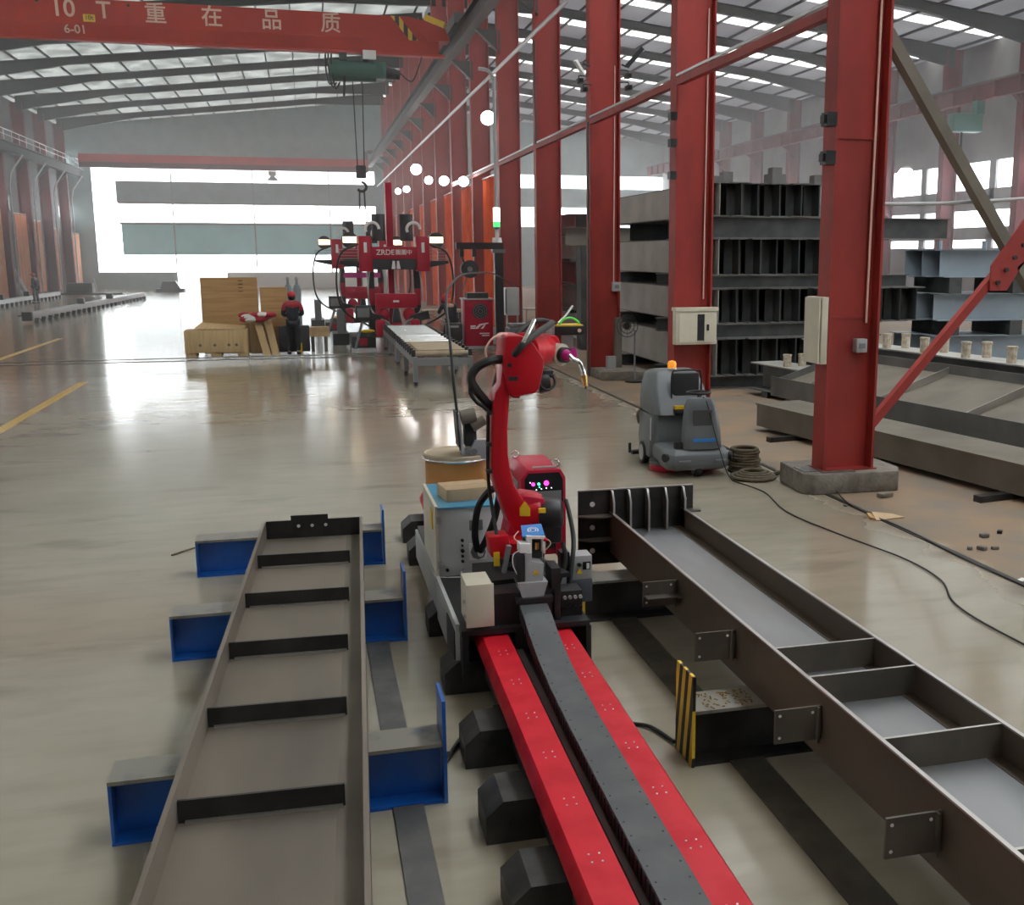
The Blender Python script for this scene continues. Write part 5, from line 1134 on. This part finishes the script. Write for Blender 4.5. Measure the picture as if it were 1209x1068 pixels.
up = W(Rb).prism(poly(hz, YR), 'y', YR - .12, YR + .22).build('elbow_housing', 'red_paint', Rb, bevel=.02)
for (a, b, c, d) in ((600, 444.5, 611, 449), (599, 429, 604, 433)): fbox(W(Rb), a, b, c, d, 7.08, 7.070, 7.085).build('slot', 'black_metal', up)
W(Rb).prism(poly([(602, 464), (611, 464), (611, 468), (603, 468)], YR), 'y', YR - .08, YR + .1).build('stop_lug', 'red_paint', up)
fa0, fa1 = at(616, 414, 7.30), at(646, 413, 7.95)
W(Rb).cyl(fa0, fa1, .125, .11, n=28).build('forearm', 'cover_red', Rb, bevel=.01)
W(Rb).prism(poly([(640, 398), (657, 395.5), (661, 402), (662, 416), (659, 429), (642, 431), (638, 416)], 7.80), 'y', 7.80, 8.08).build('wrist', 'cover_red', Rb, bevel=.02)
wa = at(659, 418, 7.79); wd_ = Vector((.50, -.86, -.03)).normalized()
W(Rb).cyl(wa - wd_ * .02, wa + wd_ * .045, .082, n=28).build('wrist_flange', 'cream', Rb); W(Rb).cyl(wa + wd_ * .045, wa + wd_ * .085, .058, n=24).build('tool_mount', 'machine_dark', Rb); W(Rb).cyl(wa + wd_ * .085, wa + wd_ * .125, .045, .03, n=20).build('collar', 'magenta', Rb)
W(Rb).prism(poly([(672, 411), (680, 410.5), (681, 421), (676, 424), (671, 419)], 7.92), 'y', 7.9, 8.0).build('tool_bracket', 'magenta', Rb, bevel=.006)
t0 = wa + wd_ * .12
tr = W(Rb).tube([t0, at(677, 424.5, 7.66), at(684, 428, 7.64), at(688, 437, 7.63), at(690.5, 448, 7.63)], .018).build('torch_neck', 'chrome', Rb)
W(Rb).cyl(at(689.3, 443, 7.63), at(691.5, 456, 7.62), .026, .018, n=16).build('gas_nozzle', 'gold_brass', tr); W(Rb).cyl(at(691.5, 456, 7.62), at(691.8, 459, 7.62), .008, n=8).build('contact_tip', 'black_metal', tr)
W(Rb).bar(at(669, 411, 7.95), at(670, 395, 7.95), .085, .04, (0, 1, 0)).build('sensor_bracket', 'light_grey', Rb)
qa, qb_, qc, qd = face(655.5, 385, 690.5, 395.5, 7.86)
sb = W(Rb).box(qa, qb_, 7.86, 8.06, qc, qd).build('laser_sensor', 'black_metal', Rb, bevel=.004)
W(Rb).box(qa + .01, qb_ - .01, 7.87, 8.05, qd, qd + .010).build('sensor_label', 'yellow', sb)
W(Rb).box(qa - .03, qa + .002, 7.87, 8.05, qc - .005, qd + .01).build('sensor_cheek', 'light_grey', sb)
c = at(684, 390, 7.86); W(Rb).cyl((c.x, 7.852, c.z), (c.x, 7.86, c.z), .014, n=14).build('emblem', 'lettering_pink', sb)
W(Rb).tube([at(660, 384, 7.9), at(665, 377, 7.92), at(674, 375, 7.95), at(682, 379, 7.97), at(684, 383, 7.98)], .008).build('green_cable', 'green_wire', Rb)
W(Rb).tube([at(659, 381, 7.95), at(668, 372, 8.0), at(676, 361, 8.05)], .008).build('pale_cable', 'white', Rb)
em = W(Rb).cyl(at(634, 452, 7.5), at(648, 449, 7.5), .075, n=20).build('wrist_motor', 'machine_dark', Rb, bevel=.01)
W(Rb).torus(at(648, 451, 7.45), .05, .008, 'y', 18).build('motor_cable', 'black_rubber', em); W(Rb).tube([at(637, 444, 7.42), at(639, 456, 7.4), at(648, 460, 7.4), at(655, 453, 7.42), at(653, 443, 7.45)], .008).build('motor_cable', 'black_rubber', em)
fbox(W(Rb), 634, 436, 652, 445, 7.5, 7.45, 7.6).build('motor_block', 'machine_dark', Rb, bevel=.01)
# dress pack
for pts, r in (([at(592, 424, 7.15), at(578, 426, 7.1), at(563, 434, 7.1), at(556, 447, 7.1), at(562, 460, 7.12), at(572, 472, 7.16), at(581, 481, 7.2)], .030),
               ([at(594, 432, 7.3), at(588, 445, 7.3), at(584, 462, 7.3), at(580, 480, 7.32)], .026),
               ([at(607, 419, 7.03), at(616, 408, 7.0), at(630, 396, 7.1), at(642, 388, 7.4), at(652, 381, 7.8)], .024),
               ([at(606, 400, 7.6), at(614, 391, 7.65), at(626, 382, 7.75), at(640, 378, 7.85), at(655, 382, 7.95)], .02),
               ([at(556, 447, 7.12), at(555, 462, 7.12), at(562, 474, 7.13), at(572, 481, 7.14), at(576, 490, 7.15), at(576, 530, 7.15), at(577, 570, 7.16), at(582, 605, 7.15), at(588, 640, 7.0)], .013)):
    W(Rb).tube(pts, r).build('hose', 'black_rubber', Rb)
W(Rb).tube([at(609, 418, 7.02), at(620, 400, 7.0), at(631, 377, 7.05)], .014).build('steel_conduit', 'chrome', Rb)
W(Rb).tube([at(594, 394, 7.25), at(582, 399, 7.2), at(574, 411, 7.2), at(575, 424, 7.2), at(582, 434, 7.2)], .008).build('gas_tube', 'lettering_pink', Rb)
for py in (488, 525, 557): W(Rb).box(at(575, py, 7.1).x, at(581, py, 7.1).x, 7.1, 7.16, at(575, py, 7.1).z - .012, at(575, py, 7.1).z + .012).build('hose_clip', 'black_metal', Rb)
for pts in ([at(668, 590, 7.2), at(673, 610, 7.1), at(677, 635, 7.0), at(676, 660, 6.9), at(672, 690, 6.85)], [at(664, 640, 7.0), at(668, 660, 6.95), at(662, 680, 6.9), at(655, 700, 6.8)]):
    W(Rb).tube(pts, .016).build('motor_hose', 'black_rubber', Rb)

# ================================================================ torch cleaning station and spray bottle
tc = thing('torch_cleaner', 'grey torch cleaning station with a blue top at the front of the carriage', 'torch cleaner', (1.31, 6.6, .6))
B = lambda px, py: at(px, py, 6.58)
W(tc).prism([(B(615, 690).x, .63), (B(640, 690).x, .63), (B(645, 690).x, .725), (B(610, 690).x, .725)], 'y', 6.53, 6.68).build('waste_tray', 'light_grey', tc)
bd = W(tc).prism(poly([(620, 690), (641, 690), (642, 665), (628, 663), (628, 653), (620, 653)], 6.56), 'y', 6.56, 6.68).build('body', 'light_grey', tc, bevel=.003)
W(tc).prism(poly([(629, 678), (637, 678), (633, 672)], 6.553), 'y', 6.553, 6.559).build('warning_label', 'yellow', bd)
fbox(W(tc), 610, 655, 620, 690, 6.58, 6.565, 6.67).build('motor_housing', 'black_metal', tc, bevel=.003)
W(tc).prism(poly([(613, 652), (626, 652), (626, 641), (613, 641)], 6.6), 'y', 6.58, 6.68).build('cutter_block', 'white', tc, bevel=.003)
W(tc).prism(poly([(622, 633), (644, 633), (644, 653), (641, 653), (641, 636), (628, 636), (628, 653), (625, 653)], 6.6), 'y', 6.6, 6.66).build('frame', 'white', tc)
W(tc).prism(poly([(617, 633), (642, 632), (642, 658), (619, 658)], 6.66), 'y', 6.66, 6.70).build('rear_plate', 'machine_dark', tc)
W(tc).cyl(at(634, 648, 6.63), at(634, 640, 6.63), .014, n=12).build('cutter', 'gold_brass', tc)
lid = W(tc).hexa([at(617, 633, 6.62), at(643, 631, 6.62), at(643, 632.5, 6.62), at(617, 634.5, 6.62), at(615, 620, 6.78), at(639, 618, 6.78), at(639, 619.5, 6.78), at(615, 621.5, 6.78)]).build('lid', 'blue_plate', tc, label='blue lid with a white round emblem')
nrm = Vector((0, -.5, .87)).normalized()
for R_, r in ((.026, .003), (.015, .003)):
    mm = W(tc); mm.torus((0, 0, 0), R_, r, 'z', 20)
    c = at(629, 626.5, 6.695)
    for v in mm.bm.verts:
        p = v.co + Vector(tc.location); q = Matrix.Rotation(.5, 3, 'X') @ p; v.co = Vector((q.x * 1.3, q.y, q.z)) + c + Vector((0, -.004, .006)) - Vector(tc.location)
    mm.build('emblem', 'lettering_white', lid)
for pts, mt in (([at(613, 650, 6.62), at(606, 655, 6.6), at(606, 668, 6.58), at(612, 680, 6.57)], 'white'), ([at(642, 640, 6.62), at(647, 637, 6.6), at(650, 642, 6.6), at(643, 650, 6.6)], 'lettering_pink'), ([at(640, 645, 6.6), at(641, 660, 6.58), at(642, 675, 6.57)], 'chrome'), ([at(612, 640, 6.64), at(607, 634, 6.65), at(612, 627, 6.68)], 'lettering_pink')):
    W(tc).tube(pts, .004, n=6).build('air_tube', mt, tc)
W(tc).ball(at(644, 637, 6.6), .016, (1, 1, .8), 10).build('air_fitting', 'cover_red', tc)
sp_ = thing('spray_bottle', 'grey anti spatter spray unit with a smoky bottle right of the carriage', 'spray unit', (1.78, 6.95, .4))
Q = lambda px, py: at(px, py, 6.95)
hd = fbox(W(sp_), 674, 656, 699, 684, 6.95, 6.95, 7.10).build('head', 'light_grey', sp_, bevel=.004)
fbox(W(sp_), 688, 663, 697, 672, 6.945, 6.942, 6.95).build('gauge', 'window_dark', hd); fbox(W(sp_), 692.5, 664.5, 696, 671, 6.94, 6.938, 6.942).build('dial', 'white', hd)
c = Q(683.5, 666); W(sp_).cyl((c.x, 6.93, c.z), (c.x, 6.95, c.z), .014, n=12).build('knob', 'black_rubber', hd)
W(sp_).prism(poly([(681, 677), (688, 677), (684.5, 671)], 6.945), 'y', 6.944, 6.949).build('warning_label', 'yellow', hd)
fbox(W(sp_), 675, 684, 700, 711, 6.945, 6.945, 7.09).build('bottle', 'smoked_plastic', sp_, bevel=.012)
W(sp_).box(1.62, Q(674, 675).x + .02, 7.0, 7.06, .60, .65).build('holder_arm', 'black_metal', sp_)
W(sp_).box(1.60, 1.66, 6.98, 7.08, .45, .78).build('holder_post', 'black_metal', sp_)
# ================================================================ ride-on floor scrubber (front faces -y)
SC = thing('floor_scrubber', 'grey ride on floor scrubber with an amber beacon standing by the second red column', 'floor scrubber', (4.72, 13.35, 0), -.05)
def loft(sections, mat, name, bevel=.03):
    """stack of rounded rectangles: (z, x0, x1, y0, y1)"""
    m = MB(); rings = []
    for z, x0, x1, y0, y1 in sections:
        c = min(.09, (x1 - x0) * .25, (y1 - y0) * .25)
        rings.append(m._v([(x0 + c, y0, z), (x1 - c, y0, z), (x1, y0 + c, z), (x1, y1 - c, z), (x1 - c, y1, z), (x0 + c, y1, z), (x0, y1 - c, z), (x0, y0 + c, z)]))
    for A_, B_ in zip(rings, rings[1:]):
        for k in range(8): m.bm.faces.new((A_[k], A_[(k + 1) % 8], B_[(k + 1) % 8], B_[k]))
    m.bm.faces.new(rings[0][::-1]); m.bm.faces.new(rings[-1]); return m.build(name, mat, SC, bevel=bevel)
loft([(.10, -.38, .42, -.72, .05), (.17, -.40, .44, -.76, .1), (.30, -.40, .44, -.74, .1), (.36, -.37, .41, -.68, .1)], 'scrub_grey', 'front_chassis', .012)
loft([(.13, -.42, .36, .0, .70), (.36, -.43, .38, -.05, .74), (.70, -.41, .36, .02, .74)], 'scrub_grey', 'lower_tank', .012)
loft([(.715, -.41, .37, -.12, .74), (.86, -.41, .38, .0, .75), (1.05, -.40, .37, .12, .74), (1.22, -.36, .33, .28, .70), (1.27, -.28, .26, .36, .64)], 'scrub_grey', 'upper_tank', .02)
loft([(.36, -.17, .34, -.72, -.48), (.60, -.16, .33, -.68, -.46), (.90, -.12, .28, -.62, -.44), (1.0, -.08, .23, -.60, -.46)], 'scrub_grey', 'steering_column', .02)
MB().box(-.05, .20, -.668, -.655, .62, .86).build('column_recess', 'scrub_dark', SC)
MB().box(-.06, .24, -.715, -.70, .46, .50).build('blue_badge', 'blue_plate', SC)
st = MB().torus((.10, -.40, 1.05), .15, .016, 'z', 24).build('steering_wheel', 'black_rubber', SC); st.rotation_euler = (0, 0, 0)
MB().cyl((.10, -.45, .95), (.10, -.40, 1.05), .025, n=10).bar((-.04, -.4, 1.05), (.24, -.4, 1.05), .02, .015).build('wheel_hub', 'black_rubber', SC)
MB().box(-.12, .26, .06, .15, .86, 1.26).build('seat_back', 'machine_dark', SC, bevel=.04); MB().box(-.14, .26, -.15, .14, .72, .80).build('seat', 'black_rubber', SC, bevel=.03)
MB().tube([(-.13, .05, .86), (-.13, .04, 1.24), (-.05, .04, 1.29), (.2, .04, 1.29), (.27, .04, 1.24), (.27, .05, .86)], .012).build('seat_hoop', 'black_rubber', SC)
MB().box(-.13, .0, -.14, -.05, .80, .84).build('yellow_tray', 'yellow', SC)
MB().cyl((-.03, .40, 1.27), (-.03, .40, 1.29), .065).build('beacon_base', 'white', SC); MB().lathe((-.03, .40, 1.29), [(.058, 0), (.06, .06), (.045, .09), (.01, .10)], 18).build('beacon', 'amber', SC, label='amber beacon')
for x, y, r, w_ in ((-.40, .42, .15, .09), (.34, .42, .15, .09), (.02, -.62, .11, .09)):
    wl_ = MB().cyl((x - w_ / 2, y, r), (x + w_ / 2, y, r), r, n=28).build('wheel', 'black_rubber', SC, bevel=.012)
    MB().cyl((x - w_ / 2 - .006, y, r), (x + w_ / 2 + .006, y, r), r * .72, n=24).build('rim', 'light_grey', wl_)
MB().lathe((-.24, -.12, .01), [(.22, 0), (.23, .05), (.2, .09)], 24).build('brush_skirt', 'machine_red', SC); MB().lathe((.22, -.12, .01), [(.22, 0), (.23, .05), (.2, .09)], 24).build('brush_skirt', 'machine_red', SC)
MB().lathe((-.24, -.12, .09), [(.23, 0), (.23, .05), (.12, .07)], 24).build('brush_cover', 'scrub_dark', SC)
for x in (-.38, .44): MB().cyl((x, -.64, .26), (x + (.04 if x > 0 else -.04), -.66, .26), .055, n=16).build('bumper_wheel', 'black_rubber', SC)
for x in (-.18, .30): MB().box(x - .08, x + .08, -.775, -.755, .215, .235).build('trim_strip', 'mid_grey', SC)
MB().tube([(-.45, .95, .05), (-.25, .98, .05), (.2, .98, .05), (.45, .92, .05)], .035).build('squeegee', 'black_rubber', SC); MB().bar((-.3, .74, .2), (-.3, .96, .06), .05, .05).build('squeegee_arm', 'black_metal', SC)
MB().cyl((-.48, .93, .05), (-.48, .93, .19), .022, n=8).build('squeegee_knob', 'black_rubber', SC)
MB().box(-.26, -.14, -.62, -.52, .36, .44).build('pedal', 'black_rubber', SC); MB().tube([(-.42, .55, .72), (-.44, .66, .64), (-.40, .74, .5)], .02).build('drain_hose', 'tan_steel', SC)
MB().box(-.432, -.425, -.02, .02, .38, .68).build('level_tube', 'light_grey', SC)

# ================================================================ footing, slings and litter by the nearest column
ft = thing('concrete_footing', 'rough concrete footing under the nearest red column', 'footing', (6.1, 11.9, 0))
W(ft).prism([(5.55, 11.42), (5.66, 11.30), (6.74, 11.26), (6.88, 11.5), (6.88, 12.2), (5.62, 12.2)], 'z', 0, .25).build('block', 'concrete', ft, bevel=.02)
ms = thing('steel_strap', 'flat grey strap and plates lying on the concrete footing left of the column', 'steel scrap', (5.75, 11.4, .25))
W(ms).box(5.60, 5.80, 11.45, 11.75, .25, .262).build('plate', 'floor_plate', ms)
bd_ = W(ms).bar((5.78, 11.40, .255), (6.2, 11.36, .258), .10, .01).build('strap', 'floor_plate', ms)
W(ms).box(5.93, 6.0, 11.265, 11.275, .0, .25).build('hanging_strap', 'machine_dark', ms) if False else None
sl = thing('lifting_sling', 'coiled brown lifting slings on the floor left of the concrete footing', 'sling', (5.35, 12.5, 0))
m = W(sl)
for i in range(9): m.torus((5.42 + .012 * math.sin(i * 2), 12.86, .02 + .035 * i), .20 - .004 * i, .022, 'z', 22)
m.build('upright_coil', 'webbing', sl)
m = W(sl)
for i in range(6): m.torus((5.36 + .02 * math.sin(i), 12.42, .025 + .02 * (i % 4)), .27 - .04 * i, .024, 'z', 24)
m.tube([(5.6, 12.4, .03), (5.75, 12.45, .05), (5.9, 12.38, .06), (5.95, 12.5, .08)], .03); m.build('flat_coil', 'webbing', sl)
cbp = thing('cardboard_scrap', 'torn piece of brown cardboard on the floor right of the footing', 'cardboard', (5.9, 10.1, 0), .1)
MB().hexa([(-.17, -.10, .006), (.20, -.08, .006), (.15, .08, .012), (-.10, .10, .05), (-.17, -.10, .012), (.20, -.08, .012), (.15, .08, .018), (-.10, .10, .056)]).build('sheet', 'cardboard', cbp)
MB().hexa([(-.20, -.02, .004), (-.13, -.06, .004), (-.10, .1, .03), (-.16, .1, .02), (-.20, -.02, .03), (-.13, -.06, .014), (-.10, .1, .04), (-.16, .1, .05)]).build('torn_flap', 'plywood', cbp)
tag(MB().obox((5.9, 7.75, .006), (.10, .05, .008), (0, 0, .5)).build('paper_scrap', 'white'), 'small white paper scrap on the floor near the right edge', 'paper')
for i, (x, y, s) in enumerate(((6.45, 9.1, .06), (6.05, 8.75, .05), (6.15, 8.7, .06), (6.28, 8.68, .045), (6.7, 9.2, .05), (5.75, 10.7, .03))):
    tag(MB().obox((x, y, s * .35), (s * 1.5, s, s * .7), (0, 0, i)).build('rubble_piece', 'concrete' if i != 4 else 'dark_plate', bevel=s * .15), '%s small rubble lump on the dirty floor right of the cardboard' % ORD[i], 'rubble', 'rubble on the dirty floor')
tag(MB().obox((6.42, 11.0, .03), (.18, .1, .05), (0, 0, .3)).build('brick_piece', 'concrete', bevel=.01), 'broken lump beside the right end of the concrete footing', 'rubble')
m = MB()
tag(m.tube([(-1.35, 10.55, .006), (-1.15, 10.75, .015), (-.95, 10.8, .02), (-.8, 10.95, .01)], .009).build('film_strip', 'webbing'), 'crumpled strip of wrapping on the floor behind the farthest blue support', 'litter')
m = MB()
for i in range(7): m.ball((5.74 + .1 * math.sin(i * 2.1), 15.9 + .1 * math.cos(i * 1.7), .08 + .045 * i), .17 - .012 * i, (1, 1, .7), 9)
tag(m.build('sack_heap', 'webbing'), 'brown heap of sacking on the floor right behind the floor scrubber', 'sack')
# welding smoke hanging in the hall
def haze():
    m = bpy.data.materials.new('smoke'); m.use_nodes = True; nt = m.node_tree; nt.nodes.remove(nt.nodes['Principled BSDF'])
    v = nt.nodes.new('ShaderNodeVolumeScatter'); v.inputs['Color'].default_value = (.97, .97, 1, 1); v.inputs['Density'].default_value = .0052; v.inputs['Anisotropy'].default_value = .3
    nt.links.new(v.outputs[0], nt.nodes['Material Output'].inputs['Volume']); MATS['smoke'] = m
haze()
tag(MB().box(-18.1, 31.7, 27, 95.4, .0, 12.0).build('welding_smoke', 'smoke'), 'thin grey welding smoke hanging through the whole hall', 'smoke', kind='structure')
S.cycles.volume_bounces = 2
# ================================================================ light, camera
w = bpy.data.worlds.new('overcast_sky'); S.world = w; w.use_nodes = True
bg = w.node_tree.nodes['Background']; bg.inputs['Color'].default_value = (.93, .97, 1.0, 1); bg.inputs['Strength'].default_value = 10.0
cam = bpy.data.cameras.new('camera'); co = bpy.data.objects.new('camera', cam); COL.objects.link(co)
co.location = (0, 0, 2.8); co.rotation_euler = (PI / 2 - math.radians(10.44), 0, -math.radians(15.37))
cam.sensor_fit = 'HORIZONTAL'; cam.sensor_width = 36; cam.lens = 36 * 1270 / 1209
cam.shift_x = -(715 - 604.5) / 1209; cam.shift_y = 0; cam.clip_end = 400
S.camera = co
vs = S.view_settings; vs.view_transform = 'Standard'; vs.look = 'None'; vs.gamma = 1; vs.use_curve_mapping = False; vs.exposure = .12
